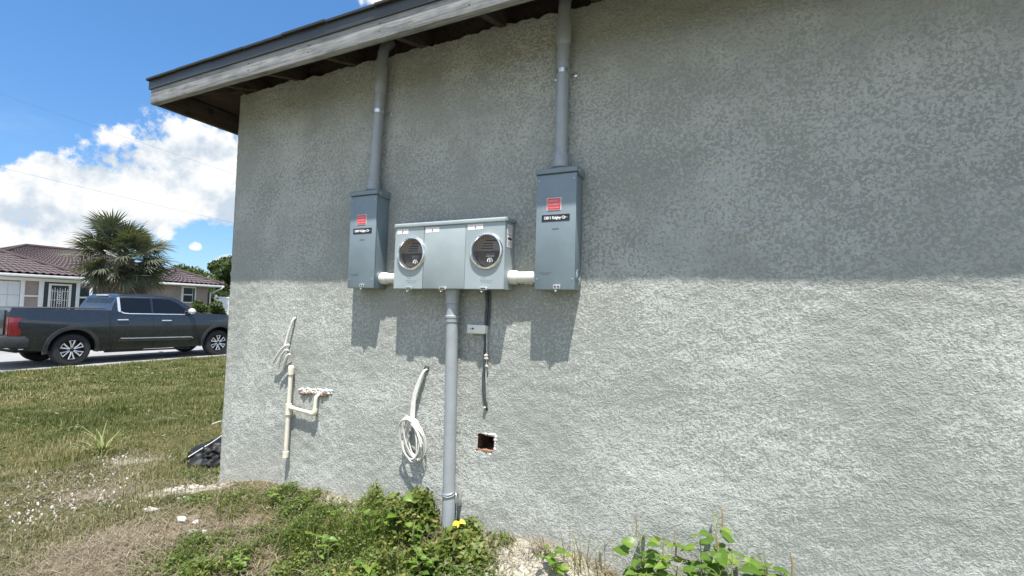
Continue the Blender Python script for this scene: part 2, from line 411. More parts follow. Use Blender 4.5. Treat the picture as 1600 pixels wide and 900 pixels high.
def sand_f(x, y):
    v = 1.1*blob(x, y, -.85, -.10, .40, .26)+.9*blob(x, y, -2.02, -.02, .26, .10)+1.0*blob(x, y, -3.22, -.13, .24, .045, .45)
    v = v+.85*blob(x, y, -4.40, .12, .22, .10, .6)+.6*blob(x, y, -4.75, .0, .25, .08, .5)+.55*blob(x, y, -1.75, -.52, .3, .12)+.6*blob(x, y, -1.35, -.62, .3, .2)
    v = v+.5*blob(x, y, -6.1, 1.25, .2, .06)+.5*blob(x, y, -3.6, -.35, .5, .1, .4)
    v = v+.53*sst(-1.25, -2.2, y)*sst(-9, -6, x)*sst(-16, -13, y)          # pale sand added out of view to bounce light onto the wall
    return np.clip(v+.15*wob(x, y, 2), 0, 1.2)
def thatch_f(x, y):
    v = 1.1*blob(x, y, -2.95, -.72, .62, .24, .38)+.75*blob(x, y, -3.9, -.33, .5, .10, .5)+.7*blob(x, y, -2.62, -.40, .3, .12)+.7*blob(x, y, -1.95, -.0, .5, .12)
    v = v+.5*blob(x, y, -5.0, -.4, .7, .2, .3)+.6*blob(x, y, -1.6, -.6, .6, .25)+.5*blob(x, y, -.75, .0, .5, .2)
    return np.clip(v+.22*wob(x, y, 1.3), 0, 1.2)

def steps(fine_lo, fine_hi, d, mid, far):
    a = list(np.arange(fine_lo, fine_hi+1e-6, d))
    lo, hi = fine_lo, fine_hi; up = []; dn = []; s = d
    while hi < far: s = min(s*1.18, 60) if hi > mid[1] else min(s*1.1, .5); hi += s; up.append(hi)
    s = d
    while lo > -far: s = min(s*1.18, 60) if lo < mid[0] else min(s*1.1, .5); lo -= s; dn.append(lo)
    return np.array(dn[::-1]+a+up)
gx = steps(-5.2, .6, .035, (-17, 3), 900); gy = steps(-1.3, 1.2, .035, (-4, 13), 900)
GX, GY = np.meshgrid(gx, gy, indexing='ij')
GZ = terr(GX, GY)
V = np.stack([GX, GY, GZ], -1).reshape(-1, 3)
ii, jj = np.meshgrid(np.arange(len(gx)-1), np.arange(len(gy)-1), indexing='ij'); n = len(gy)
Fq = np.stack([ii*n+jj, (ii+1)*n+jj, (ii+1)*n+jj+1, ii*n+jj+1], -1).reshape(-1, 4)
ground = mesh_np('ground', V, Fq, soil, smooth=True); tag(ground, kind='structure')
for nm, fn in (('sand', sand_f), ('thatch', thatch_f)):
    a = ground.data.attributes.new(nm, 'FLOAT', 'POINT'); a.data.foreach_set('value', fn(V[:, 0], V[:, 1]).astype(np.float32))
ROAD_Z = -1.735
road = box('road', (-22.2, -300, ROAD_Z-.12), (-15.02, 300, ROAD_Z), asphalt, None, .01); tag(road, kind='structure')

# ------------------------------------------------------------------ our house: wall with its stucco relief, eave, roof
XC, ZE, OV, OL = -3.2218, 1.3201, .376, .3651
HX1, HY1 = 5.2, 8.6
house = empty('house', (XC, 0, -1.3), 'grey stucco house under a dark hip roof with open eaves', 'house')
HOLE = (-1.200, -1.103, -.706, -.632)
def wall_front():
    d = .0135
    xs = np.arange(XC, HX1+d, d); z0, z1 = -1.45, 1.50
    zs = np.arange(z0, z1+d, d); nz = len(zs)
    V = []
    for x in xs:
        top = 1.475+.025*noise.noise((x*3.1, 0, 0))+.02*noise.noise((x*11, 3, 0))+.012*noise.noise((x*31, 7, 0))
        for z in zs:
            y = -.0035*noise.noise((x*22, z*22, 0))-.0028*noise.noise((x*55, z*55, 4.))-.004*noise.noise((x*1.7, z*1.7, 9))
            edge = max(0, 1-(x-XC)/.012)
            V.append((x+edge*(.004*noise.noise((z*18, 1, 2))+.003*noise.noise((z*50, 1, 2))), y+edge*.006, min(z, top)))
    V = np.array(V)
    nx = len(xs); ii, jj = np.meshgrid(np.arange(nx-1), np.arange(nz-1), indexing='ij')
    Fq = np.stack([ii*nz+jj, (ii+1)*nz+jj, (ii+1)*nz+jj+1, ii*nz+jj+1], -1).reshape(-1, 4)
    c = V[Fq].mean(1); area_ok = (V[Fq][:, 2, 2]-V[Fq][:, 1, 2]+V[Fq][:, 3, 2]-V[Fq][:, 0, 2]) > 1e-4
    inside = (c[:, 0] > HOLE[0]) & (c[:, 0] < HOLE[1]) & (c[:, 2] > HOLE[2]) & (c[:, 2] < HOLE[3])
    Fq = Fq[area_ok & ~inside]
    # block core behind the coat: side, back and far faces, and the top plate
    k = len(V)
    W = [(XC+.004, .004, -1.45), (XC+.004, HY1, -1.45), (XC+.004, HY1, 1.47), (XC+.004, .004, 1.47), (HX1, .004, -1.45), (HX1, HY1, -1.45), (HX1, HY1, 1.47), (HX1, .004, 1.47)]
    Fq = np.concatenate([Fq, np.array([[0, 3, 2, 1], [1, 2, 6, 5], [5, 6, 7, 4]])+k])
    return mesh_np('wall', np.concatenate([V, np.array(W)])-np.array(house.location), Fq, stucco, house, smooth=True)
wall_front()
# square opening knocked through the block
bm = bmesh.new(); x0, x1, z0, z1 = HOLE; o = house.location
q = [Vector(p)-o for p in ((x0-.012, .004, z0-.012), (x1+.012, .004, z0-.012), (x1+.012, .004, z1+.012), (x0-.012, .004, z1+.012), (x0, .16, z0), (x1, .16, z0), (x1, .16, z1), (x0, .16, z1))]
v = [bm.verts.new(p) for p in q]
for f in ((0, 1, 5, 4), (1, 2, 6, 5), (2, 3, 7, 6), (3, 0, 4, 7), (4, 5, 6, 7)): bm.faces.new([v[i] for i in f])
from_bm('hole_lining', bm, hole_dark, house)
def chunk(bm, c, s, seed, flat=1):
    r = bmesh.ops.create_icosphere(bm, subdivisions=2, radius=1)
    for vv in r['verts']:
        k = 1+.45*noise.noise(vv.co*1.7+Vector((seed, 0, 0)))+.2*noise.noise(vv.co*4+Vector((0, seed, 0)))
        vv.co = Vector((c[0]+vv.co.x*s[0]*k, c[1]+vv.co.y*s[1]*k, c[2]+vv.co.z*s[2]*k))
def rim(name, pts, mat, size, seed):
    bm = bmesh.new()
    for i, (x, z) in enumerate(pts):
        s = size*random.uniform(.6, 1.3); chunk(bm, Vector((x, .002, z))-o, (s*random.uniform(.8, 1.5), s*.55, s*random.uniform(.7, 1.2)), seed+i*3.7)
    return from_bm(name, bm, mat, house, 180)
rim_white = plain('pale_plaster_edge', (.62, .61, .57), .95, 0, .2, 60, .004, 140)
rim('broken_edge', [(x0-.006, z0+(z1-z0)*k/5) for k in range(0, 5)], mortar, .0075, 61)
P = [(x1+.006, z0+(z1-z0)*k/5) for k in range(6)]+[(x0+(x1-x0)*k/6, z1+.008) for k in range(2, 7)]
rim('broken_edge', P, rim_white, .009, 1)
rim('broken_block_edge', [(x0+(x1-x0)*k/7, z0-.001) for k in range(8)], brickred, .008, 40)
rim('broken_edge', [(x0+(x1-x0)*k/6-.004, z0-.012-.004*(k % 2)) for k in range(7)], rim_white, .0075, 90)
# gouged strip beside the cream pipe
random.seed(5)
bm = bmesh.new()
for i in range(60):
    t = i/59; x = -2.475+t*.265; z = -.535+.018*t+random.uniform(-.012, .012)
    s = random.uniform(.004, .010); chunk(bm, Vector((x, -.002, z))-o, (s*1.7, s*.8, s*.8), i*2.9)
from_bm('broken_stucco', bm, rim_white, house, 180)
for i in range(4):
    bm = bmesh.new(); x = -2.43+i*.05+random.uniform(-.006, .006); s = random.uniform(.006, .010); chunk(bm, Vector((x, -.012, -.545+.014*i/9+random.uniform(-.008, .006)))-o, (s*1.4, s*.7, s), 70+i)
    from_bm('exposed_block', bm, brickred, house, 180)
for gx0, gx1, gz0, gz1 in ((-2.47, -2.40, -.562, -.546), (-2.30, -2.235, -.553, -.538)):
    bm = bmesh.new(); gn = 12; ring = []
    for i in range(gn):
        a = 2*math.pi*i/gn; k = random.uniform(.7, 1.1)
        ring.append(Vector(((gx0+gx1)/2+(gx1-gx0)/2*math.cos(a)*k, -.0085, (gz0+gz1)/2+(gz1-gz0)/2*math.sin(a)*k))-o)
    v1 = [bm.verts.new(p) for p in ring]; v2 = [bm.verts.new(p+Vector((0, .02, 0))) for p in ring]; bm.faces.new(v1)
    for i in range(gn): bm.faces.new((v1[i], v1[(i+1) % gn], v2[(i+1) % gn], v2[i]))
    from_bm('gouge', bm, hole_dark, house)

# fascia, drip edge, roof deck, rafters, shingles
XF = XC-OL
box('fascia_board', (XF, -OV, ZE), (HX1+OL, -OV+.038, ZE+.135), fascia_wood, house, .003)
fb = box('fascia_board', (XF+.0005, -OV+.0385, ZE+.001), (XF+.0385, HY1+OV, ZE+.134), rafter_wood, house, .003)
box('drip_edge', (XF-.012, -OV-.010, ZE+.098), (HX1+OL, -OV-.0005, ZE+.172), drip_metal, house, .001)
box('drip_edge', (XF-.0115, -OV-.0004, ZE+.0985), (XF-.0005, HY1+OV, ZE+.1715), drip_metal, house, .001)
SL = .31                                            # roof pitch
ZD = ZE+.138                                        # underside of the deck at the fascia
def roof_z(x, y): return min(y+OV, x-XF, 4.4)*SL
ym = (HY1)/2; ru = (ym+OV)
def hip_slab(name, mat, lift, thick, grow):
    bm = bmesh.new(); A = []
    for dz in (lift, lift+thick):
        pts = [(XF-grow, -OV-grow, 0), (HX1+OL+grow, -OV-grow, 0), (HX1+OL+grow, HY1+OV+grow, 0), (XF-grow, HY1+OV+grow, 0), (XF+ru, ym, ru*SL), (HX1+OL-ru, ym, ru*SL)]
        A.append([bm.verts.new(Vector((p[0], p[1], ZD+p[2]+dz-grow*SL*(p[2] == 0)))-o) for p in pts])
    for a, fl in ((A[0], 1), (A[1], 0)):
        for f in ((0, 1, 5, 4), (1, 2, 5), (2, 3, 4, 5), (3, 0, 4)): bm.faces.new([a[i] for i in (f[::-1] if fl else f)])
    for i in range(4): bm.faces.new((A[0][i], A[0][(i+1) % 4], A[1][(i+1) % 4], A[1][i]))
    return from_bm(name, bm, mat, house, 20)
hip_slab('roof_deck', deck_wood, 0, .016, -.001)
hip_slab('roof_shingles', shingle_m, .030, .010, .012)
random.seed(11)
def eave_tab(a, b, along_y):
    dz = random.uniform(-.0015, .003); ou = .024+random.uniform(-.004, .005)
    zt = ZD+.0295+dz
    if not along_y: lo, hi = (a, -OV-ou, zt-.012), (b, -OV+.02, zt+.004)
    else: lo, hi = (XF-ou, a, zt-.012), (XF+.02, b, zt+.004)
    box('shingle', lo, hi, shingle_m, house, .002, 1)
x = XF-.022
while x < 4.0: w = .33; eave_tab(x, x+w-.004, False); x += w
y = -OV+.022
while y < 4: eave_tab(y, y+.326, True); y += .33
for k, xr in enumerate((-3.02, -2.62, -2.13, -1.62, -1.12, -.62, -.12, .40, .92, 1.44, 1.96, 2.48, 3.0)):
    w = .019; y0, y1 = -OV+.0385, .30
    bm = bmesh.new(); vs = []
    for xx in (xr-w, xr+w):
        for (yy, zz) in ((y0, ZD-.001-.088), (y1, ZD+(y1+OV)*SL-.001-.105), (y1, ZD+(y1+OV)*SL-.001), (y0, ZD+(y0+OV)*SL-.001)): vs.append(bm.verts.new(Vector((xx, yy, zz))-o))
    for f in ((0, 1, 2, 3), (7, 6, 5, 4), (0, 4, 5, 1), (1, 5, 6, 2), (2, 6, 7, 3), (3, 7, 4, 0)): bm.faces.new([vs[i] for i in f])
    from_bm('rafter', bm, rafter_wood, house)
for xr in (-3.2, -2.6, -2.1, -1.6, -1.1, -.6, -.1):
    for zz in (.035, .075):
        lathe('nail_head', [(0, -.0012), (.004, -.001), (.0045, .0005)], (xr+.01*math.sin(xr*9), -OV, ZE+zz), (0, 1, 0), rust, house, 8)
# hip rafter at the corner and lookouts on the left eave
bm = bmesh.new(); add_tube(bm, [Vector((XF+.06, -OV+.06, ZD-.035))-o, Vector((XC+.35, .35, ZD+(.35+OV)*SL-.05))-o], .036, 4); from_bm('hip_rafter', bm, rafter_wood, house)
for yr in (.25, .86, 1.47, 2.08, 2.7): box('rafter', (XF+.0390, yr-.019, ZD-.085), (XC+.1, yr+.019, ZD-.002), rafter_wood, house, .002)
box('plate_beam', (XC+.03, .06, 1.40), (HX1-.03, .14, 1.60), rafter_wood, house, .003)
box('plate_beam', (XC+.03, .145, 1.40), (XC+.11, HY1, 1.60), rafter_wood, house, .003)

# ------------------------------------------------------------------ electrical service on the wall
def disconnect(x0, x1, z0, z1, d, label, number, tilt_sign):
    e = empty('disconnect_box', ((x0+x1)/2, -d/2, z0), label, 'electrical box', 'service disconnect boxes')
    yb = -.004
    box('enclosure', (x0+.003, -d+.010, z0), (x1-.003, yb, z1-.018), hooded, e, .003)
    box('cover', (x0, -d, z0+.001), (x1, -d+.0095, z1-.034), hooded, e, .003)
    # rain hood: a shallow cap with a sloping lip over the cover
    prism('rain_hood', [(-d-.008, z1-.030), (-d-.008, z1-.010), (-d+.006, z1-.002), (yb, z1), (yb, z1-.040), (-d+.02, z1-.040), (-d+.0098, z1-.030)], 'x', x0-.005, x1+.005, hooded, e, .0015)
    bm = bmesh.new()
    for yy in (-d+.022,):
        r = bmesh.ops.create_uvsphere(bm, u_segments=8, v_segments=6, radius=.004)
        for v in r['verts']: v.co = Vector((x1+.006, yy, z1-.022))-e.location+v.co
    from_bm('screw', bm, zinc, e)
    cx, cz = (x0+x1)/2, 0
    yf = -d-.0008
    zs = z0+(z1-z0)*.695                              # centre of the red sticker
    sx0 = cx-.010
    st = box('warning_sticker', (sx0-.034, yf, zs-.029), (sx0+.036, -d+.0002, zs+.029), paper, e, 0)
    box('sticker_field', (sx0-.031, yf-.0006, zs-.026), (sx0+.033, yf-.0001, zs+.026), red_stick, st).location -= e.location
    for dz, s, sz in ((.014, 'EMERGENCY', .013), (-.002, 'DISCONNECT', .013), (-.017, 'SERVICE DISCONNECT', .008)):
        text('lettering', s, sz, pink_ink, e, (sx0+.001, yf-.0007, zs+dz), width=.056).parent = st
    pz = zs-.064
    pl = box('address_plate', (cx-.068, -d-.0016, pz-.0155), (cx+.068, -d+.0002, pz+.0155), black_plate, e, .0005, 1)
    text('lettering', number+' Ridgley Cir', .018, white_ink, e, (cx-.004, -d-.0018, pz), width=.106, bold=.0006).parent = pl
    text('lettering', '\u2022      ', .012, white_ink, e, (cx+.065, -d-.0018, pz)).parent = pl
    box('embossed_mark', (cx-.017, -d-.0012, pz-.052), (cx+.017, -d+.0002, pz-.047), emboss_d, e, .0005, 1)
    hz = z0+.012
    la = box('latch', (cx-.004, -d-.006, hz-.008), (cx+.032, -d+.0003, hz+.012), zinc, e, .002)
    box('latch_hole', (cx+.003, -d-.0066, hz-.001), (cx+.011, -d-.0055, hz+.007), slot_black, e, 0).parent = la
    box('latch_hole', (cx+.018, -d-.0066, hz-.001), (cx+.026, -d-.0055, hz+.007), slot_black, e, 0).parent = la
    lathe('latch_screw', [(0, -.009), (.005, -.008), (.005, 0)], (cx+.010, -d, z0-.004), (0, 1, 0), zinc, e, 10)
    for sx_ in (x0+.012, x1-.012):
        for sz_ in (z0+.05, z1-.06): lathe('cover_screw', [(0, -.0026), (.003, -.0022), (.0038, 0)], (sx_, -d, sz_), (0, 1, 0), zinc, e, 10)
    for k, r in enumerate((.034, .024, .014)):
        lathe('knockout', [(r-.0035, 0), (r-.002, .0022), (r, .0022), (r+.0012, 0)], (x1-.0029, -d*.45, z0+.062), (1, 0, 0), hooded, e, 28)
    lathe('knockout', [(0, .002), (.006, .002), (.008, 0)], (x1-.0029, -d*.4, z0+(z1-z0)*.62), (1, 0, 0), hooded, e, 16)
    text('embossed_lettering', 'SERVICE ENTRANCE\nRAINPROOF', .007, emboss_d, e, (cx-.045, -d-.0004, z0+.075), align='CENTER')
    return e
DR, DM = .1082, .1159
Lx0, Lx1, Rx0, Rx1 = -2.0147, -1.8227, -.8606, -.6668
disconnect(Lx0, Lx1, .1008, .6568, DR, 'blue-grey disconnect box with red sticker, nearer the house corner', '13809', -1)
disconnect(Rx0, Rx1, .0976, .6651, DR, 'blue-grey disconnect box with red sticker, right of the meter cabinet', '13811', 1)

MX0, MX1, MZ0, MZ1 = -1.6764, -1.0162, .0993, .4478
mc = empty('meter_cabinet', ((MX0+MX1)/2, -DM/2, MZ0), 'light grey twin meter cabinet with two round chrome rings', 'meter cabinet')
def open_case(name, lo, hi, wall_t, floor_y, mat, parent):
    """a box open towards -y, with real wall thickness"""
    bm = bmesh.new(); o2 = parent.location
    R4 = lambda x0, x1, z0, z1, y: [bm.verts.new(Vector(p)-o2) for p in ((x0, y, z0), (x1, y, z0), (x1, y, z1), (x0, y, z1))]
    A = R4(lo[0], hi[0], lo[2], hi[2], hi[1]); B = R4(lo[0], hi[0], lo[2], hi[2], lo[1])
    Cc = R4(lo[0]+wall_t, hi[0]-wall_t, lo[2]+wall_t, hi[2]-wall_t, lo[1]); D_ = R4(lo[0]+wall_t, hi[0]-wall_t, lo[2]+wall_t, hi[2]-wall_t, floor_y)
    for p, q in ((A, B), (B, Cc), (Cc, D_)):
        for i in range(4): bm.faces.new((p[i], p[(i+1) % 4], q[(i+1) % 4], q[i]))
    bm.faces.new(A); bm.faces.new(D_)
    return from_bm(name, bm, mat, parent)
open_case('enclosure', (MX0+.003, -DM+.009, MZ0), (MX1-.003, -.004, MZ1-.016), .004, -.03, cabinet, mc)
prism('top_cap', [(-DM-.007, MZ1-.022), (-DM-.007, MZ1-.006), (-DM+.003, MZ1), (-.004, MZ1+.004), (-.004, MZ1-.0158), (-DM+.004, MZ1-.0158), (-DM+.004, MZ1-.022)], 'x', MX0-.004, MX1+.004, cabinet, mc, .0015)
W = MX1-MX0; cuts = [MX0, MX0+W*.285, MX0+W*.668, MX1]
R1, R2 = (-1.5528-.012, .2852), (-1.104-.010, .2846)
rings = {0: R1, 2: R2}
for k in range(3):
    a, b = cuts[k]+(.0012 if k else 0), cuts[k+1]-(.0012 if k < 2 else 0)
    if k == 1:
        cv = box('cover', (a, -DM, MZ0+.001), (b, -DM+.0085, MZ1-.023), cabinet, mc, .002)
    else:
        # cover plate with a round opening for the meter
        cx, cz = rings[k]; bm = bmesh.new(); n = 48; rr = .083
        def edge_pt(t):
            dx, dz = math.cos(t), math.sin(t); s = 1e9
            if dx > 1e-9: s = min(s, (b-cx)/dx)
            if dx < -1e-9: s = min(s, (a-cx)/dx)
            if dz > 1e-9: s = min(s, (MZ1-.023-cz)/dz)
            if dz < -1e-9: s = min(s, (MZ0+.001-cz)/dz)
            return cx+dx*s, cz+dz*s
        angs = sorted([2*math.pi*i/n for i in range(n)]+[math.atan2(zc-cz, xc-cx) % (2*math.pi) for xc in (a, b) for zc in (MZ0+.001, MZ1-.023)])
        L = []
        for t in angs:
            ex, ez = edge_pt(t); ix, iz = cx+rr*math.cos(t), cz+rr*math.sin(t)
            L.append([bm.verts.new(Vector(p)-mc.location) for p in ((ix, -DM, iz), (ex, -DM, ez), (ex, -DM+.0085, ez), (ix, -DM+.0085, iz))])
        for i in range(len(L)):
            p, q = L[i], L[(i+1) % len(L)]
            for j in range(4): bm.faces.new((p[j], q[j], q[(j+1) % 4], p[(j+1) % 4]))
        cv = from_bm('cover', bm, cabinet, mc, 35)
    # hasp at the foot of each cover
    hx = (a+b)/2+(.0 if k else .01)
    hs = box('hasp', (hx-.022, -DM-.007, MZ0-.004), (hx+.024, -DM+.0003, MZ0+.010), zinc, mc, .002)
    box('hasp_slot', (hx-.012, -DM-.0076, MZ0+.000), (hx+.014, -DM-.0065, MZ0+.006), seam_dark, mc, 0).parent = hs
    tube('seal_ring', [(hx-.006+.007*math.cos(t*.7), -DM-.004, MZ0-.008+.007*math.sin(t*.7)) for t in range(10)], .0014, zinc, mc, 6)
    # sticker with a small black hand sign
    s0, s1 = {0: (a+.012, a+.085), 1: (a+.008, a+.092), 2: (a+.010, a+.096)}[k]
    zt = MZ1-.028-(.003 if k < 2 else .001)
    stk = box('notice_sticker', (s0, -DM-.0007, zt-.026), (s1, -DM+.0002, zt), paper, mc, 0)
    sm = (s0+s1)/2
    text('lettering', 'DANGER', .008, pink_ink, mc, (sm-.022, -DM-.0009, zt-.006), width=.022).parent = stk
    text('lettering', 'DANGER', .008, pink_ink, mc, (sm+.022, -DM-.0009, zt-.006), width=.022).parent = stk
    bm = bmesh.new()
    for (dx, dz, w_, h_) in ((0, -.015, .005, .006), (-.002, -.009, .0016, .005), (.001, -.008, .0016, .006), (.003, -.010, .0014, .004), (.0, -.021, .0025, .004)):
        add_box(bm, Vector((sm+dx-w_/2, -DM-.0012, zt+dz-h_/2))-mc.location, Vector((sm+dx+w_/2, -DM-.0006, zt+dz+h_/2))-mc.location)
    from_bm('hand_sign', bm, black_ink, mc).parent = stk
    if k != 1:
        text('embossed_lettering', 'CAUTION', .009, emboss, mc, (cx-.012, -DM-.0004, MZ0+.056), width=.026)
        text('embossed_lettering', 'REMOVE SEAL AND RING', .007, emboss, mc, (cx+.004, -DM-.0004, MZ0+.044), width=.07)
        text('embossed_lettering', 'BEFORE OPENING', .007, emboss, mc, (cx+.004, -DM-.0004, MZ0+.034), width=.055)
for i in (1, 2): box('seam', (cuts[i]-.001, -DM+.002, MZ0+.003), (cuts[i]+.001, -DM+.010, MZ1-.03), seam_dark, mc, 0)
text_sets = 0
for (cx, cz) in (R1, R2):
    sock = lathe('meter_ring', [(.0790, .050), (.0765, .010), (.0770, -.008), (.0810, -.0135), (.0865, -.0125), (.0905, -.007), (.0920, -.001), (.0920, .0), (.084, .0)], (cx, -DM, cz), (0, 1, 0), ring_steel, mc, 64)
    # blanking cover inside: smoked upper half with four slots, black lower half with print
    yc = -DM+.030
    n = 40
    def half(name, up, mat, depth):
        bm = bmesh.new(); zz = .004
        pts = [(cx+.078*math.cos(t), cz+zz*(1 if up else 1)+.078*math.sin(t)) for t in ([math.pi*i/n for i in range(n+1)] if up else [math.pi+math.pi*i/n for i in range(n+1)])]
        a = [bm.verts.new(Vector((p[0], yc-depth, p[1]))-mc.location) for p in pts]; b = [bm.verts.new(Vector((p[0], yc+.01, p[1]))-mc.location) for p in pts]
        bm.faces.new(a)
        for i in range(len(a)): bm.faces.new((a[i], a[(i+1) % len(a)], b[(i+1) % len(a)], b[i]))
        return from_bm(name, bm, mat, mc, 30)
    up = half('upper_cover', True, cover_grey, .0); lo = half('lower_cover', False, cover_black, .004)
    for q, (w0, w1, z) in enumerate(((-.022, .042, .052), (-.036, .018, .038), (-.042, .018, .025), (-.047, .018, .013))):
        box('slot', (cx+w0, yc-.0016, cz+z-.0022+.004), (cx+w1, yc-.0002, cz+z+.0022+.004), slot_black, mc, 0).parent = up
    yl = yc-.0045
    for s, sz, z, w, mt in (('DANGER HIGH VOLTAGE', .006, -.012, .046, grey_ink), ('DO NOT TOUCH', .008, -.022, .042, white_ink if cx > -1.3 else grey_ink)):
        text('lettering', s, sz, mt, mc, (cx+.006, yl, cz+z), width=w).parent = lo
    bm = bmesh.new()       # round emblem: two arcs and a bolt
    for a0, a1 in ((100, 200), (-20, 80)):
        pts = [Vector((cx+.006+.013*math.cos(R_(a0+(a1-a0)*i/8)), yl, cz-.044+.013*math.sin(R_(a0+(a1-a0)*i/8))))-mc.location for i in range(9)]
        add_tube(bm, pts, .0024, 6)
    add_tube(bm, [Vector((cx+.006, yl, cz-.032))-mc.location, Vector((cx+.004, yl, cz-.040))-mc.location, Vector((cx+.008, yl, cz-.042))-mc.location, Vector((cx+.005, yl, cz-.052))-mc.location], .0022, 6)
    from_bm('emblem', bm, white_ink, mc).parent = lo
# stickers on the cabinet's right cheek
xr = MX1-.0028
sp = box('side_label', (xr-.0002, -DM+.030, MZ1-.078), (xr+.0007, -DM+.086, MZ1-.030), paper, mc, 0)
sp2 = box('side_label', (xr-.0002, -DM+.030, MZ1-.142), (xr+.0007, -DM+.084, MZ1-.082), paper, mc, 0)
box('label_bar', (xr+.0007, -DM+.036, MZ1-.105), (xr+.0011, -DM+.078, MZ1-.094), black_ink, mc, 0).parent = sp2
for i in range(4): box('label_line', (xr+.0007, -DM+.036, MZ1-.116-.006*i), (xr+.0011, -DM+.036+.03+.008*(i % 2), MZ1-.114-.006*i), grey_ink, mc, 0).parent = sp2
for i in range(4): box('label_line', (xr+.0007, -DM+.036, MZ1-.040-.009*i), (xr+.0011, -DM+.078-.008*(i % 2), MZ1-.038-.009*i), grey_ink, mc, 0).parent = sp

# conduits
def strap(parent, c, r, z, name='pipe_strap', mat=steel):
    s = lathe(name, [(r, -.010), (r+.0025, -.010), (r+.0025, .010), (r, .010)], (c[0], c[1], z), (0, 0, 1), mat, parent, 28)
    bm = bmesh.new()
    for sg in (-1, 1): add_box(bm, Vector((c[0]+sg*(r+.012)-.014, -.006, z-.010))-parent.location, Vector((c[0]+sg*(r+.012)+.014, -.003, z+.010))-parent.location, .001)
    from_bm('strap_foot', bm, mat, parent).parent = s
def riser(xb, xt, zb, z_strap, zc0, zc1, label):
    y = -.050
    e = empty('conduit_riser', (xb, y, zb), label, 'conduit', 'grey conduits rising to the eave')
    X = lambda z: xb+(xt-xb)*(z-zb)/(1.55-zb)
    tube('pipe', [(X(zb), y, zb-.012), (X(zc0), y, zc0)], .0305, pvc_grey, e, 32)
    lathe('hub', [(.026, -.03), (.026, .012), (.031, .014), (.0375, .018), (.0385, .034), (.0365, .075), (.0340, .082), (.0307, .084)], (xb, y, zb-.006), (0, 0, 1), pvc_grey, e, 32)
    tube('coupling', [(X(zc0-.012), y, zc0-.012), (X(zc0), y, zc0), (X(zc1-.02), y, zc1-.02), (X(zc1), y, zc1)], [.0308, .0355, .0365, .0360], pvc_grey, e, 32)
    tube('upper_pipe', [(X(zc1), y, zc1-.006), (X(1.45), y, 1.45), (X(1.5), y+.01, 1.50), (X(1.58), y+.06, 1.56)], .0300, pvc_grey, e, 32)
    strap(e, (X(z_strap), y), .0309, z_strap)
    return e
riser(-1.906, -1.872, .655, 1.122, 1.245, 1.395, 'grey conduit rising to the eave from the box nearer the corner')
riser(-.768, -.764, .664, 1.135, 1.275, 1.375, 'grey conduit rising to the eave from the right-hand box')
lc = empty('ground_conduit', (-1.335, -.050, -1.1), 'grey conduit dropping from the meter cabinet into the ground', 'conduit')
yl = -.052
tube('pipe', [(-1.341, yl, .09), (-1.334, yl, -.4), (-1.326, yl, -.93)], .0315, pvc_grey, lc, 32)
lathe('hub', [(.0318, -.075), (.0355, -.072), (.0365, -.03), (.0385, -.028), (.0395, .0)], (-1.341, yl, .099), (0, 0, 1), pvc_grey, lc, 32)
lathe('coupling', [(.0318, -.028), (.0352, -.026), (.0358, -.006), (.0385, -.004), (.0385, .006), (.0345, .008), (.0318, .010)], (-1.339, yl, -.042), (0, 0, 1), pvc_grey, lc, 32)
tube('expansion_sleeve', [(-1.326, yl, -.925), (-1.325, yl, -.94), (-1.322, yl, -1.20)], [.0312, .0325, .0325], pvc_grey, lc, 32)
tube('wire_tie', [(-1.326+.036*math.cos(t*.42), yl+.036*math.sin(t*.42), -.943+.004*math.sin(t*.9)+.0006*t) for t in range(31)]+[(-1.275, yl-.01, -.93), (-1.27, yl-.004, -.965)], .0028, steel, lc, 6, curve=3)
box('mounting_lug', (-1.292, -.03, -.995), (-1.276, -.004, -.93), steel, lc, .002)
def nipple(xa, xb, z, r, label):
    e = empty('cross_conduit', ((xa+xb)/2, -.039, z), label, 'conduit', 'white conduit stubs beside the meter cabinet')
    tube('pipe', [(xa-.006, -.039, z), (xb+.006, -.039, z)], r, pvc_white, e, 28)
    lathe('collar', [(r+.0005, -.004), (r+.005, -.004), (r+.0065, .004), (r+.0065, .034), (r+.003, .040), (r+.0003, .041)], (xa, -.039, z), (1, 0, 0), pvc_white, e, 28)
    return e
nipple(Lx1-.003, MX0+.003, .160, .0275, 'short cream-white conduit stub left of the meter cabinet')
nipple(MX1-.003, Rx0+.003, .161, .0280, 'short white conduit stub between meter cabinet and right-hand box')

# small white box with dark cable
jb = empty('junction_box', (-1.2, -.02, -.12), 'small white junction box on the wall below the meter cabinet', 'junction box')
box('body', (-1.255, -.034, -.1205), (-1.152, -.003, -.0805), pvc_white, jb, .003)
box('lid', (-1.257, -.040, -.1225), (-1.150, -.0342, -.0785), pvc_white, jb, .003)
lathe('knob', [(0, -.007), (.004, -.006), (.005, 0)], (-1.222, -.0400, -.098), (0, 1, 0), seam_dark, jb, 12)
text('lettering', 'e', .016, black_ink, jb, (-1.236, -.0405, -.097))
dc = empty('ground_cable', (-1.16, -.012, -.5), 'dark painted cable running down the wall under the meter cabinet', 'cable')
tube('upper_run', [(-1.163, -.02, .095), (-1.158, -.014, .03), (-1.162, -.014, -.03), (-1.160, -.014, -.082)], .0085, cable_dark, dc, 10, curve=5)
tube('upper_run', [(-1.149, -.012, .095), (-1.147, -.009, .03), (-1.148, -.009, -.03), (-1.152, -.010, -.082)], .0055, cable_dark, dc, 8, curve=5)
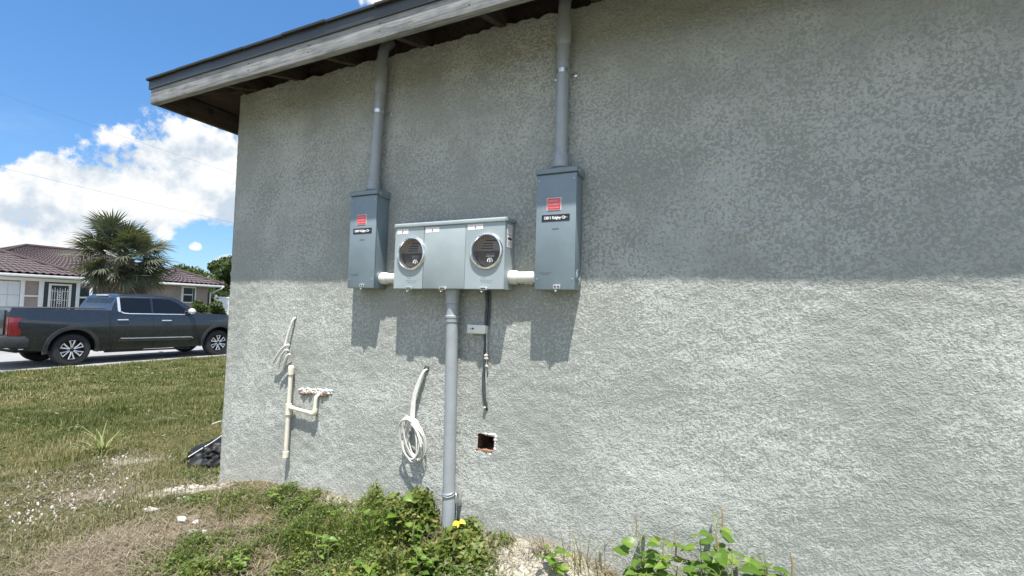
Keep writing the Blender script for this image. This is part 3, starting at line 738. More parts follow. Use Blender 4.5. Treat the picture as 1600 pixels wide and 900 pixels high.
tube('lower_run', [(-1.168, -.012, -.120), (-1.163, -.011, -.17), (-1.166, -.011, -.22), (-1.163, -.012, -.27), (-1.169, -.011, -.33), (-1.166, -.012, -.39), (-1.158, -.010, -.44), (-1.151, -.006, -.49), (-1.149, .006, -.505)], .0072, cable_dark, dc, 10, curve=5)
tube('lower_run', [(-1.158, -.009, -.120), (-1.156, -.009, -.18), (-1.154, -.009, -.25), (-1.156, -.009, -.31), (-1.152, -.009, -.38), (-1.149, -.006, -.45), (-1.147, .004, -.48)], .0042, zinc, dc, 8, curve=5)
for i, z in enumerate((-.232, -.246, -.285, -.492)):
    bm = bmesh.new(); chunk(bm, Vector((-1.160+.004*i-(.0 if i < 3 else .008), -.012, z))-dc.location, (.014-.002*i, .008, .010-.001*i), 11+i); from_bm('caulk_dab', bm, mortar, dc, 180)

# cream pipe stub, loose cable, coil of cable
pp = empty('water_pipe', (-2.54, -.03, -.95), 'cream plastic pipe on the wall with a side branch', 'pipe')
yp = -.030
tube('riser_pipe', [(-2.530, yp, -.392), (-2.536, yp, -.66), (-2.542, yp, -.945)], .0128, pvc_cream, pp, 20)
lathe('cap', [(0, .012), (.012, .011), (.017, .004), (.018, -.01), (.018, -.045), (.0146, -.047)], (-2.530, yp, -.392), (0, 0, 1), pvc_cream, pp, 20)
lathe('coupling', [(.0129, .034), (.0185, .032), (.0185, -.034), (.0146, -.036)], (-2.536, yp, -.652), (0, 0, 1), pvc_cream, pp, 20)
lathe('foot_cap', [(.0146, .034), (.018, .032), (.018, -.004), (.013, -.006), (0, -.006)], (-2.542, yp, -.945), (0, 0, 1), pvc_cream, pp, 20)
tube('branch', [(-2.536, yp, -.640), (-2.33, yp, -.655)], .0105, pvc_cream, pp, 16)
lathe('tee_collar', [(.0106, .02), (.014, .018), (.014, -.02), (.0106, -.02)], (-2.512, yp, -.6415), (1, 0, -.07), pvc_cream, pp, 16)
tube('elbow', [(-2.34, yp, -.654), (-2.318, yp, -.656), (-2.309, yp, -.645), (-2.309, yp, -.625)], .0145, pvc_cream, pp, 16, curve=4)
tube('stub', [(-2.309, yp, -.63), (-2.309, yp+.002, -.575), (-2.309, yp+.01, -.552), (-2.309, .012, -.540)], .0105, pvc_cream, pp, 16, curve=4)
lo_ = empty('loose_cable', (-2.55, -.02, -.3), 'cream cable hanging bent from a small hole above the cream pipe', 'cable')
tube('lead', [(-2.545, .012, -.083), (-2.548, -.014, -.092), (-2.562, -.022, -.14), (-2.585, -.028, -.22), (-2.602, -.032, -.29), (-2.63, -.036, -.34), (-2.655, -.034, -.385)], .0078, cable_white, lo_, 8, curve=5)
tube('strand', [(-2.545, -.040, -.255), (-2.575, -.046, -.262), (-2.62, -.046, -.30), (-2.66, -.042, -.345), (-2.69, -.036, -.375)], .0078, cable_white, lo_, 8, curve=5)
tube('strand', [(-2.540, -.050, -.285), (-2.565, -.055, -.292), (-2.60, -.052, -.33), (-2.622, -.046, -.37), (-2.632, -.040, -.402)], .0078, cable_white, lo_, 8, curve=5)
tube('strand', [(-2.532, -.044, -.31), (-2.552, -.048, -.325), (-2.575, -.044, -.365), (-2.588, -.038, -.395)], .0078, cable_white, lo_, 8, curve=5)
lathe('wall_hole', [(.009, -.0045), (.008, .01), (0, .012)], (-2.543, 0, -.080), (0, 1, 0), slot_black, lo_, 14)
cc = empty('cable_coil', (-1.56, -.04, -.7), 'coil of white cable hanging from a hole in the wall', 'cable')
lathe('wall_hole', [(.014, -.006), (.011, .012), (0, .014)], (-1.524, 0, -.327), (0, 1, 0), slot_black, cc, 16)
random.seed(21)
for k in range(3):
    dx = .0085*(k-1)
    tube('lead', [(-1.524+dx*.3, .010, -.328), (-1.532+dx*.5, -.018-.003*k, -.345), (-1.556+dx, -.030, -.41), (-1.574+dx, -.036, -.48), (-1.577+dx*1.2, -.040, -.55), (-1.575+dx*1.3, -.044, -.60)], .0046, cable_white, cc, 8, curve=6)
for k in range(11):
    ph = random.uniform(0, 6.28); cxk = -1.578+random.uniform(-.012, .014)+.010*(k % 3); czk = -.700+random.uniform(-.012, .012)
    ra, rb, tl = .053+random.uniform(-.010, .011), .108+random.uniform(-.014, .010), R_(random.uniform(4, 17)); y0 = -.018-.0048*k
    pts = []
    for i in range(40):
        t = ph+2*math.pi*i/38; px, pz = ra*math.cos(t), rb*math.sin(t)
        pts.append((cxk+px*math.cos(tl)+pz*math.sin(tl)*-1, y0-.006*math.sin(t*2+k)-.010*math.sin(t), czk+pz*math.cos(tl)+px*math.sin(tl)))
    tube('loop', pts, .0036, cable_white, cc, 8)
for k, (ex, ez) in enumerate(((-1.487, -.665), (-1.492, -.705), (-1.497, -.725))):
    tube('loose_end', [(-1.60+.01*k, -.058, -.605-.004*k), (-1.565, -.068, -.600-.006*k), (-1.525, -.070, -.628-.010*k), (ex, -.064, ez)], .0042, cable_white, cc, 8, curve=6)

# ------------------------------------------------------------------ grey pickup truck parked on the road
body_paint = plain('dark_grey_paint', (.020, .024, .030), .28, .2, .0, 3, coat=1)
clad = plain('grey_cladding', (.04, .043, .048), .45, 0, .08, 6)
glass_dark = plain('tinted_glass', (.008, .010, .014), .06, 0, .05, 2, spec=.4)
glass_rear = plain('rear_glass', (.022, .027, .032), .10, 0, .1, 2, spec=.15)
chrome = plain('chrome', (.74, .75, .77), .34, .55, .02, 4)
tyre_m = plain('tyre_rubber', (.022, .022, .023), .85, 0, .2, 20)
rim_dark = plain('rim_dark', (.03, .031, .034), .4, .5, .1, 10)
rim_bright = plain('rim_machined', (.62, .62, .61), .3, .9, .05, 10)
lamp_red = plain('red_lamp', (.15, .010, .014), .25, 0, .1, 12, coat=1)
under = plain('underbody', (.012, .012, .012), .9)
HWID = .99
def truck_w(y, z):
    """half width of the body at (y, z), truck frame"""
    if z > 1.36: return .93-.30*max(0, (z-1.36))**1.05
    w = np.interp(z, [.28, .42, .58, .75, .95, 1.10, 1.22, 1.36], [.90, .955, .975, .985, .99, .985, .965, .935])
    w += .014*max(0, 1-abs(z-.98)/.16)*(max(0, 1-abs(y)/.95)+max(0, 1-abs(y-3.81)/.9))     # muscle over the wheels
    if y < -1.0: w -= .05*((-1.0-y)/.25)**2
    if y > 4.2: w -= .16*((y-4.2)/.55)**2
    return float(w)
def truck_panel(name, poly, mat, parent, off=.006, thick=.012, side=None, cuts=True):
    """a piece lying on the truck's side: outline in (y, z), bent to the body's width"""
    res = []
    for sg in ((1, -1) if side is None else (side,)):
        bm = bmesh.new(); vs = [bm.verts.new((0, y, z)) for y, z in poly]; bm.faces.new(vs)
        if cuts:
            for zc in (.42, .58, .75, .95, 1.1, 1.22, 1.36, 1.5, 1.65, 1.8): bmesh.ops.bisect_plane(bm, geom=bm.verts[:]+bm.edges[:]+bm.faces[:], plane_co=(0, 0, zc), plane_no=(0, 0, 1))
            for yc in np.arange(-1.2, 4.7, .3): bmesh.ops.bisect_plane(bm, geom=bm.verts[:]+bm.edges[:]+bm.faces[:], plane_co=(0, yc, 0), plane_no=(0, 1, 0))
        ex = bmesh.ops.extrude_face_region(bm, geom=bm.faces[:]); top = {v for v in ex['geom'] if isinstance(v, bmesh.types.BMVert)}
        for v in bm.verts: v.co.x = sg*(truck_w(v.co.y, v.co.z)+(off if v in top else off-thick))
        res.append(from_bm(name, bm, mat, parent, 40))
    return res
def arc(cx, cz, r, a0, a1, n=14): return [(cx+r*math.cos(R_(a0+(a1-a0)*i/n)), cz+r*math.sin(R_(a0+(a1-a0)*i/n))) for i in range(n+1)]
def build_truck():
    e = empty('pickup_truck', (-15.50-.99, 4.06, ROAD_Z), 'dark grey crew-cab pickup truck parked on the road', 'pickup truck')
    WZ = .41; AX2 = 3.81; ra = .50
    lower = [(-1.20, .52), (-1.20, 1.38), (-1.16, 1.475), (.76, 1.435), (.80, 1.36), (3.02, 1.36), (3.15, 1.385), (4.35, 1.30), (4.62, 1.20), (4.72, 1.0), (4.74, .5), (4.6, .36)]
    lower += [(AX2+ra+.0, .36)]+arc(AX2, WZ+.03, ra, -8, 188)[0:]+[(AX2-ra, .33), (.60, .33)]+arc(0, WZ+.03, ra, -8, 188)+[(-.62, .42), (-1.1, .46)]
    bm = bmesh.new(); v = [bm.verts.new((-1, y, z)) for y, z in lower]; bm.faces.new(v)
    ex = bmesh.ops.extrude_face_region(bm, geom=bm.faces[:])
    for q in ex['geom']:
        if isinstance(q, bmesh.types.BMVert): q.co.x = 1
    for zc in (.58, .75, .88, .98, 1.1, 1.22, 1.36): bmesh.ops.bisect_plane(bm, geom=bm.verts[:]+bm.edges[:]+bm.faces[:], plane_co=(0, 0, zc), plane_no=(0, 0, 1))
    for yc in list(np.arange(-1.2, 4.7, .2)): bmesh.ops.bisect_plane(bm, geom=bm.verts[:]+bm.edges[:]+bm.faces[:], plane_co=(0, yc, 0), plane_no=(0, 1, 0))
    for q in bm.verts: q.co.x = (1 if q.co.x > 0 else -1)*truck_w(q.co.y, q.co.z)
    from_bm('body', bm, body_paint, e, 32)
    cab = [(.80, 1.35), (.86, 1.55), (.98, 1.80), (1.06, 1.865), (1.35, 1.895), (1.75, 1.905), (2.15, 1.885), (2.42, 1.845), (2.62, 1.76), (2.85, 1.60), (3.14, 1.375), (3.02, 1.34)]
    bm = bmesh.new(); v = [bm.verts.new((-1, y, z)) for y, z in cab]; bm.faces.new(v)
    ex = bmesh.ops.extrude_face_region(bm, geom=bm.faces[:])
    for q in ex['geom']:
        if isinstance(q, bmesh.types.BMVert): q.co.x = 1
    for zc in (1.45, 1.55, 1.65, 1.75, 1.83): bmesh.ops.bisect_plane(bm, geom=bm.verts[:]+bm.edges[:]+bm.faces[:], plane_co=(0, 0, zc), plane_no=(0, 0, 1))
    for xc in (-.5, 0, .5): bmesh.ops.bisect_plane(bm, geom=bm.verts[:]+bm.edges[:]+bm.faces[:], plane_co=(xc, 0, 0), plane_no=(1, 0, 0))
    for q in bm.verts: q.co.x *= truck_w(q.co.y, q.co.z)-.002-(.05 if q.co.z > 1.85 else 0); q.co.z += .03*(1-(q.co.x/.8)**2)*(q.co.z > 1.8)
    from_bm('cab', bm, body_paint, e, 40)
    box_ = lambda nm, lo, hi, mt, bev=.01: box(nm, Vector(lo)+e.location, Vector(hi)+e.location, mt, e, bev)
    box_('underbody', (-.72, -1.0, .38), (.72, 4.4, 1.1), under)
    box_('bed_cover', (-.80, -1.12, 1.462), (.80, .74, 1.482), plain('bed_cover', (.03, .031, .033), .7), .008)
    # glass
    for sg in (1, -1):
        truck_panel('rear_window', [(1.00, 1.44), (1.06, 1.385), (1.20, 1.37), (1.80, 1.37), (1.80, 1.795), (1.20, 1.79), (1.04, 1.77)], glass_dark, e, .004, .01, sg)
        truck_panel('front_window', [(1.86, 1.37), (2.86, 1.37), (2.80, 1.46), (2.55, 1.665), (2.30, 1.775), (1.86, 1.795)], glass_dark, e, .004, .01, sg)
        truck_panel('window_trim', [(.97, 1.80), (.97, 1.42), (1.02, 1.385), (1.035, 1.44), (1.03, 1.805)], chrome, e, .012, .012, sg)
        truck_panel('sill_trim', [(1.03, 1.40), (1.09, 1.355), (1.24, 1.338), (2.72, 1.318), (2.72, 1.338), (1.24, 1.360), (1.11, 1.378), (1.05, 1.41)], chrome, e, .010, .012, sg)
        truck_panel('body_moulding', [(1.00, .655), (1.05, .625), (2.93, .600), (2.97, .585), (2.90, .545), (1.00, .580)], clad, e, .022, .022, sg)
        truck_panel('chrome_strip', [(1.03, .672), (1.05, .650), (2.93, .622), (2.97, .590), (2.985, .600), (2.93, .646)], chrome, e, .026, .016, sg)
        for (a, b, z) in ((.94, 1.20, 1.18), (2.06, 2.32, 1.152)):
            truck_panel('door_handle', [(a, z-.014), (b, z-.014), (b-.01, z+.012), (a+.01, z+.012)], chrome, e, .035, .02, sg)
        for line in ([(.845, 1.36), (.845, .36), (.853, .36), (.853, 1.36)], [(1.826, 1.36), (1.85, .9), (1.87, .36), (1.878, .36), (1.858, .9), (1.834, 1.36)], [(2.97, 1.36), (3.0, .9), (2.92, .50), (2.928, .50), (3.008, .9), (2.978, 1.36)], [(.775, 1.42), (.775, .45), (.797, .45), (.797, 1.42)]):
            truck_panel('panel_gap', line, under, e, .0012, .003, sg)
        for ay in (0, AX2):
            ro, ri = .575, .492
            truck_panel('wheel_flare', arc(ay, WZ+.03, ro, -12, 192, 20)+arc(ay, WZ+.03, ri, 192, -12, 20), clad, e, .030, .07, sg)
        truck_panel('side_step', [(.75, .335), (2.95, .300), (2.95, .262), (.75, .285)], under, e, .02, .12, sg, False)
        truck_panel('step_plate', [(1.65, .340), (2.25, .330), (2.25, .316), (1.65, .326)], chrome, e, .022, .03, sg, False)
        # tail lamp wraps the corner
        truck_panel('tail_lamp', [(-1.205, .80), (-1.03, .80), (-.99, .90), (-1.05, 1.0), (-1.06, 1.14), (-.97, 1.21), (-1.05, 1.245), (-1.205, 1.245)], lamp_red, e, .006, .012, sg)
        box_('tail_lamp', (sg*.78 if sg > 0 else -.91, -1.213, .80), (sg*.91 if sg > 0 else -.78, -1.195, 1.245), lamp_red, .004)
        # mirror
        mx = sg*1.06
        bm = bmesh.new(); r = bmesh.ops.create_uvsphere(bm, u_segments=14, v_segments=10, radius=1)
        for q in r['verts']: q.co = Vector((mx+q.co.x*.12, 2.86+q.co.y*.075+.03*q.co.x*sg, 1.42+q.co.z*.105*(1 if q.co.z > 0 else .8)))
        from_bm('mirror', bm, chrome, e, 60)
        tube('mirror_arm', [Vector((sg*.88, 2.80, 1.33))+e.location, Vector((sg*1.04, 2.85, 1.35))+e.location], .03, under, e, 10)
        truck_panel('marker_lamp', [(-1.02, .47), (-.93, .47), (-.93, .49), (-1.02, .49)], white_ink, e, .002, .004, sg, False)
    prism('windscreen', [(3.10, 1.413), (2.83, 1.628), (2.60, 1.785), (2.595, 1.778), (2.825, 1.621), (3.095, 1.406)], 'x', -16.49-.70, -16.49+.70, glass_dark, None).location = (0, 4.06, ROAD_Z)
    w = bpy.data.objects['windscreen']; w.parent = e; w.location = Vector((0, 4.06, ROAD_Z))-e.location
    bm = bmesh.new()
    q = [bm.verts.new(p) for p in ((-.74, .846, 1.50), (.74, .846, 1.50), (.66, .956, 1.775), (-.66, .956, 1.775), (-.74, .856, 1.50), (.74, .856, 1.50), (.66, .966, 1.775), (-.66, .966, 1.775))]
    for f in ((0, 1, 2, 3), (4, 5, 6, 7), (0, 1, 5, 4), (1, 2, 6, 5), (2, 3, 7, 6), (3, 0, 4, 7)): bm.faces.new([q[i] for i in f])
    from_bm('back_glass', bm, glass_rear, e)
    box_('third_brake_lamp', (-.30, .965, 1.83), (.30, 1.01, 1.872), chrome, .008)
    # bumper and tailgate
    prism('rear_bumper', [(-1.42, .56), (-1.42, .76), (-1.36, .79), (-.92, .79), (-.84, .70), (-.86, .54), (-1.36, .52)], 'x', -16.49-.992, -16.49+.992, clad, None, .012)
    b = bpy.data.objects['rear_bumper']; b.parent = e; b.location = Vector((0, 4.06, ROAD_Z))-e.location
    box_('bumper_step', (-.68, -1.435, .56), (.68, -1.405, .745), chrome, .01)
    box_('tailgate', (-.70, -1.225, .82), (.70, -1.196, 1.42), body_paint, .01)
    box_('gate_handle', (-.16, -1.236, 1.22), (.16, -1.2235, 1.29), under, .004)
    box_('plate', (-.17, -1.452, .60), (.17, -1.4355, .72), white_ink, .002)
    # wheels
    def wheel(sg, ay):
        cx = e.location.x+sg*.965; c = (cx, e.location.y+ay, ROAD_Z+WZ)
        ax = (sg, 0, 0)
        wt = lathe('wheel', [(.245, -.25), (.33, -.262), (.385, -.25), (.405, -.22), (.410, -.13), (.405, -.04), (.385, -.008), (.33, .004), (.268, -.004), (.262, -.03)], c, ax, tyre_m, e, 44)
        rm = lathe('rim', [(.268, -.003), (.262, .006), (.250, .004), (.244, -.03), (.225, -.06), (0, -.06)], c, ax, rim_dark, e, 44); rm.parent = wt
        bm = bmesh.new()
        for k in range(6):
            a = R_(90+60*k)
            for sd in (-1, 1):
                pts = []
                for rr_, da, dx in ((.05, 6*sd, -.025), (.13, 9.5*sd, -.012), (.185, 12*sd, -.006), (.246, 14*sd, -.006)):
                    t = a+R_(da); pts.append(Vector((cx+sg*dx, c[1]+rr_*math.cos(t), c[2]+rr_*math.sin(t)))-e.location)
                add_tube(bm, pts, [.018, .0165, .0165, .018], 6)
            pts = [Vector((cx-sg*.006, c[1]+.238*math.cos(a+R_(d)), c[2]+.238*math.sin(a+R_(d))))-e.location for d in (-14, 0, 14)]
            add_tube(bm, pts, .011, 6)
        from_bm('spokes', bm, rim_bright, e, 30).parent = wt
        lathe('hub_cap', [(0, .0), (.04, -.002), (.05, -.02)], c, ax, rim_dark, e, 20).parent = wt
        return wt
    for sg in (1, -1):
        for ay in (0, AX2): wheel(sg, ay)
    box_('front_bumper', (-.88, 4.66, .42), (.88, 4.83, .74), clad, .03)
    box_('grille', (-.62, 4.70, .76), (.62, 4.762, 1.16), under, .02)
    for sg in (-1, 1): box_('headlight', (min(sg*.64, sg*.88), 4.60, .92), (max(sg*.64, sg*.88), 4.742, 1.10), glass_rear, .02)
    return e
build_truck()

# ------------------------------------------------------------------ house across the road
pinkwall = plain('pink_beige_stucco', (.33, .27, .245), .92, 0, .07, 3, .004, 60)
trimw = plain('white_trim', (.72, .73, .72), .6, 0, .03, 6)
garage_w = plain('garage_door_white', (.62, .65, .68), .55, 0, .03, 4)
shutter_d = plain('dark_green_shutter', (.035, .05, .05), .7, 0, .1)
door_dark = plain('dark_door_recess', (.02, .03, .035), .5)
vinyl = plain('white_vinyl', (.78, .79, .80), .45, 0, .03, 4)
def tile_mat():
    m, t = new_mat('purple_brown_tiles'); a = t.node('ShaderNodeAttribute', attribute_name='tint').outputs['Fac']
    co = t.node('ShaderNodeTexCoord').outputs['Object']; n = t.noise(co, 3, 4, .6)
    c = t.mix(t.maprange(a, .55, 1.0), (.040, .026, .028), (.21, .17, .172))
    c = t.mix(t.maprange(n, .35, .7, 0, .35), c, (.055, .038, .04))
    t.set(t.bsdf, 'Base Color', c); t.set(t.bsdf, 'Roughness', .7); return m
tilem = tile_mat()
HG = -1.62                                         # grade at that house
hh = empty('neighbour_house', (-31, 10, HG), 'pink-beige bungalow with brown tiled roof across the road', 'house')
def tiled_face(name, P0, P1, T1, T0, parent):
    """roof face P0-P1 eave, T0-T1 top; pan tiles as a waved, stepped surface; worn pale crowns"""
    P0, P1, T0, T1 = map(Vector, (P0, P1, T0, T1)); L = (P1-P0).length; H = ((T0+T1)/2-(P0+P1)/2).length
    nu, nv = max(2, int(L/.28)), max(2, int(H/.30)); nrm = (P1-P0).cross(T0-P0).normalized()
    if nrm.z < 0: nrm = -nrm
    su = 8; V = []; Tn = []; Fc = []
    o_ = parent.location
    for j in range(nv):
        for e_ in (0, .55, 1):
            v = (j+e_)/nv
            A = P0.lerp(T0, v); B = P1.lerp(T1, v)
            for i in range(nu*su+1):
                u = i/(nu*su); ph = (i % su)/su+(.5 if j % 2 else 0)
                w = .5+.5*math.cos(2*math.pi*ph)
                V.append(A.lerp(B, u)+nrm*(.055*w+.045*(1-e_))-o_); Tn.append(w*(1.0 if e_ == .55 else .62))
    row = nu*su+1
    for j in range(nv*3-1):
        for i in range(row-1): Fc.append((j*row+i, j*row+i+1, (j+1)*row+i+1, (j+1)*row+i))
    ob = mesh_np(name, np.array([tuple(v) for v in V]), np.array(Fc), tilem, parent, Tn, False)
    ob['kind'] = 'stuff'; return ob
def hip_block(x0, x1, y0, y1, eave, slope, over, name='roof_tiles'):
    """walls x0..x1, y0..y1, hip roof over them; +x is the face towards the road"""
    X0, X1, Y0, Y1 = x0-over, x1+over, y0-over, y1+over
    if (X1-X0) < (Y1-Y0):
        h = (X1-X0)/2; A = ((X0+X1)/2, Y0+h); B = ((X0+X1)/2, Y1-h)
    else:
        h = (Y1-Y0)/2; A = (X0+h, (Y0+Y1)/2); B = (X1-h, (Y0+Y1)/2)
    zt = eave+h*slope
    a, b = (*A, zt), (*B, zt)
    if (X1-X0) < (Y1-Y0):
        fs = [((X1, Y0, eave), (X1, Y1, eave), b, a), ((X1, Y1, eave), (X0, Y1, eave), b, b), ((X0, Y1, eave), (X0, Y0, eave), a, b), ((X0, Y0, eave), (X1, Y0, eave), a, a)]
    else:
        fs = [((X1, Y0, eave), (X1, Y1, eave), b, b), ((X1, Y1, eave), (X0, Y1, eave), a, b), ((X0, Y1, eave), (X0, Y0, eave), a, a), ((X0, Y0, eave), (X1, Y0, eave), b, a)]
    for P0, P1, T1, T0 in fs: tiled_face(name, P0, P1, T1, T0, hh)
    for p in ((X0, Y0), (X1, Y0)): tube('hip_cap', [(*p, eave+.07), (a[0], a[1], zt+.09)], .09, tile_ridge, hh, 8)
    for p in ((X0, Y1), (X1, Y1)): tube('hip_cap', [(*p, eave+.07), (b[0], b[1], zt+.09)], .09, tile_ridge, hh, 8)
    if (Vector(a)-Vector(b)).length > .1: tube('ridge_cap', [(a[0], a[1], zt+.08), (b[0], b[1], zt+.08)], .10, tile_ridge, hh, 8)
    box('wall', (x0, y0, HG-.2), (x1, y1, eave-.12), pinkwall, hh, .01)
    bm = bmesh.new(); add_box(bm, Vector((X0-.02, Y0-.02, eave-.14))-hh.location, Vector((X1+.02, Y1+.02, eave-.02))-hh.location, .01); from_bm('white_eave', bm, trimw, hh)
tile_ridge = plain('ridge_tile', (.055, .036, .039), .8, 0, .2, 3)
EV = 1.10
hip_block(-37.5, -30.6, -3.0, 9.7, EV, .42, .55)
hip_block(-40.5, -33.2, 6.5, 17.0, EV+.10, .40, .55)
hip_block(-36.0, -30.6, 14.2, 16.75, EV, .42, .62)
XW = -30.6
def hb(nm, y0, y1, z0, z1, d0, d1, mat, par=None, bev=.006):
    ob = box(nm, (XW+d0, y0, z0), (XW+d1, y1, z1), mat, hh, bev)
    if par is not None: ob.parent = par
    return ob
gd = hb('garage_door', 2.6, 7.95, HG, .72, .004, .05, garage_w)
for z in (-1.05, -.48, .09): hb('door_groove', 2.62, 7.93, z-.012, z+.012, .045, .053, grey_ink, gd, 0)
for y in np.arange(3.2, 7.9, .62): hb('door_groove', y-.008, y+.008, HG+.02, .70, .045, .0525, emboss, gd, 0)
hb('trim_beam', 2.2, 11.0, .78, .93, .004, .07, trimw)
for y0, y1 in ((7.97, 8.12), (8.62, 8.80), (10.05, 10.20), (10.62, 10.72)): hb('trim_post', y0, y1, HG, .78, .004, .08, trimw)
for y0, y1 in ((8.12, 8.62), (10.20, 10.62)): hb('trim_rail', y0, y1, .02, .10, .004, .06, trimw)
for y0, y1 in ((8.80, 8.98), (9.86, 10.05)): hb('side_light', y0, y1, HG, .78, .004, .04, shutter_d)
df = hb('front_door', 9.08, 9.76, HG, .62, .004, .03, door_dark)
for y0, y1 in ((8.98, 9.08), (9.76, 9.86)): hb('door_frame', y0, y1, HG, .70, .004, .07, trimw, df)
hb('door_frame', 9.081, 9.759, .62, .70, .004, .069, trimw, df)
hb('door_frame', 8.981, 9.859, .705, .778, .004, .05, shutter_d, df)
bm = bmesh.new()
for i in range(7):
    y = 9.08+.68*(i+.5)/7; add_tube(bm, [Vector((XW+.05, y, HG+.1))-hh.location, Vector((XW+.05, y, .45+.06*(i % 2)))-hh.location], .014, 5)
for z in (.34, -.1, -.55): add_tube(bm, [Vector((XW+.05, 9.08, z))-hh.location, Vector((XW+.05, 9.76, z))-hh.location], .016, 5)
for z in (.22, .08, -.02, -.22): add_tube(bm, [Vector((XW+.055, 9.42+.085*math.cos(t), z+.06*math.sin(t)))-hh.location for t in np.linspace(0, 6.28, 13)], .013, 5)
from_bm('door_grille', bm, trimw, hh).parent = df
wf = hb('window', 15.12, 15.98, -.10, .92, .004, .05, trimw)
hb('pane', 15.24, 15.76, .45, .83, .03, .056, glass_dark, wf, 0); hb('pane', 15.24, 15.76, -.02, .38, .03, .056, glass_dark, wf, 0); hb('pane', 15.79, 15.90, -.02, .83, .03, .055, shutter_d, wf, 0)
tube('downpipe', [(-29.98, 17.34, EV-.06), (-30.0, 17.2, EV-.22), (-30.52, 16.85, EV-.55), (-30.53, 16.83, HG)], .05, trimw, hh, 8)
hb('dark_panel', 11.2, 14.0, HG, .6, -2.55, -2.5, shutter_d)  # flat dark panel across the set-back front
# white fence right of that house
vf = empty('vinyl_fence', (-30.2, 18, HG), 'white vinyl fence beside the tiled house', 'fence')
y = 16.95; k = 0
while y < 27:
    box('post', (-30.28, y, HG), (-30.15, y+.13, .42), vinyl, vf, .01)
    prism('post_cap', [(y-.01, .42), (y+.14, .42), (y+.065, .50)], 'x', -30.29, -30.14, vinyl, vf)
    box('top_rail', (-30.25, y+.131, .24), (-30.18, y+2.299, .36), vinyl, vf, .008)
    box('bottom_rail', (-30.25, y+.131, HG+.05), (-30.18, y+2.299, HG+.18), vinyl, vf, .008)
    for q in range(12): box('board', (-30.235, y+.132+q*.1805, HG+.181), (-30.195, y+.132+q*.1805+.176, .239), vinyl, vf, .004, 1)
    y += 2.3
bm = bmesh.new(); r = bmesh.ops.create_uvsphere(bm, u_segments=10, v_segments=8, radius=.05)
lamp = box('gate_hinge', (-30.16, 17.0, .22), (-30.11, 17.16, .30), black_plate, vf, .01); bm.free()
driveway = plain('pale_concrete', (.36, .35, .33), .9, 0, .08, 2)
dv = box('driveway', (-30.5, 2.4, -1.80), (-22.25, 8.1, -1.745), driveway, None, .01); tag(dv, kind='structure')

# ------------------------------------------------------------------ trees, palm, shrub
def leaf_cloud(n, centres, radii, size, seed, droop=.2):
    """n small leaf faces spread through overlapping clumps; returns verts, quads, tint"""
    r = np.random.default_rng(seed); centres = np.asarray(centres, float); radii = np.asarray(radii, float)
    idx = r.choice(len(centres), n, p=(radii**2)/np.sum(radii**2))
    d = r.normal(size=(n, 3)); d /= np.linalg.norm(d, axis=1, keepdims=True)
    rad = radii[idx]*(r.uniform(.35, 1, n)**.45)*(1+.22*np.sin(d[:, 0]*9+idx)*np.sin(d[:, 2]*8+idx*1.7))
    c = centres[idx]+d*rad[:, None]*np.array([1, 1, .8])
    t = r.normal(size=(n, 3)); t[:, 2] -= droop; t /= np.linalg.norm(t, axis=1, keepdims=True)
    b = np.cross(t, r.normal(size=(n, 3))); b /= np.linalg.norm(b, axis=1, keepdims=True)
    s = size*r.uniform(.6, 1.4, n)[:, None]
    V = np.stack([c-t*s, c+b*s*.45, c+t*s, c-b*s*.45], 1).reshape(-1, 3)
    Fq = np.arange(4*n).reshape(n, 4); tint = np.repeat(np.clip(r.beta(2, 2.4, n)+.12*d[:, 2], 0, 1), 4)
    return V, Fq, tint
def tree(name, loc, h, spread, label, cat, seed, n=9000, leaf=.16, group=None, mat=None):
    e = empty(name, loc, label, cat, group); r = random.Random(seed)
    bm = bmesh.new(); th = h*.42
    add_tube(bm, [Vector((0, 0, -.2)), Vector((.05, .02, th*.5)), Vector((-.03, .05, th)), Vector((.05, 0, h*.75))], [h*.035, h*.028, h*.022, h*.008], 9)
    cs, rs = [], []
    for k in range(13):
        a = k*2.4+r.uniform(-.4, .4); q = r.uniform(.25, .95); zz = h*r.uniform(.42, .92)
        fall = math.sqrt(max(.1, 1-((zz/h-.55)/.5)**2)); tip = Vector((math.cos(a)*spread*q*fall, math.sin(a)*spread*q*fall, zz))
        add_tube(bm, [Vector((0, 0, th*.8)), tip*.55+Vector((0, 0, th*.42)), tip], [h*.014, h*.008, h*.003], 6)
        cs.append(tip); rs.append(spread*r.uniform(.22, .42))
    cs.append(Vector((0, 0, h*.78))); rs.append(spread*.5)
    from_bm('trunk', bm, twigm, e, 60)
    V, Fq, t = leaf_cloud(n, [tuple(c) for c in cs], rs, leaf, seed)
    mesh_np('crown', V, Fq, mat or treeleaf, e, t)
    return e
tree('dark_tree', (-38.5, 24.0, HG), 5.6, 2.6, 'dark evergreen tree beyond the white fence', 'tree', 4, 10000, .17)
tree('pale_tree', (-37.0, 20.4, HG), 3.7, 1.9, 'lower lighter green tree behind the white fence', 'tree', 9, 8000, .14)
tree('roof_tree', (-46, 7.0, HG), 4.75, 1.9, 'tree top showing above the brown roof at the left', 'tree', 12, 6000, .15)
tree('roof_tree', (-47, 12.0, HG), 5.0, 1.6, 'thin tree top peeping over the main roof ridge', 'tree', 15, 1800, .14)
tree('distant_tree', (-60, 33.0, HG), 5.6, 3.4, 'distant low tree line end right of the tiled roof', 'tree', 19, 8000, .22)
sh = empty('shrub', (-28.6, 15.6, HG), 'rounded green shrub under the window of the tiled house', 'shrub')
r_ = random.Random(2); bm = bmesh.new(); cs = []
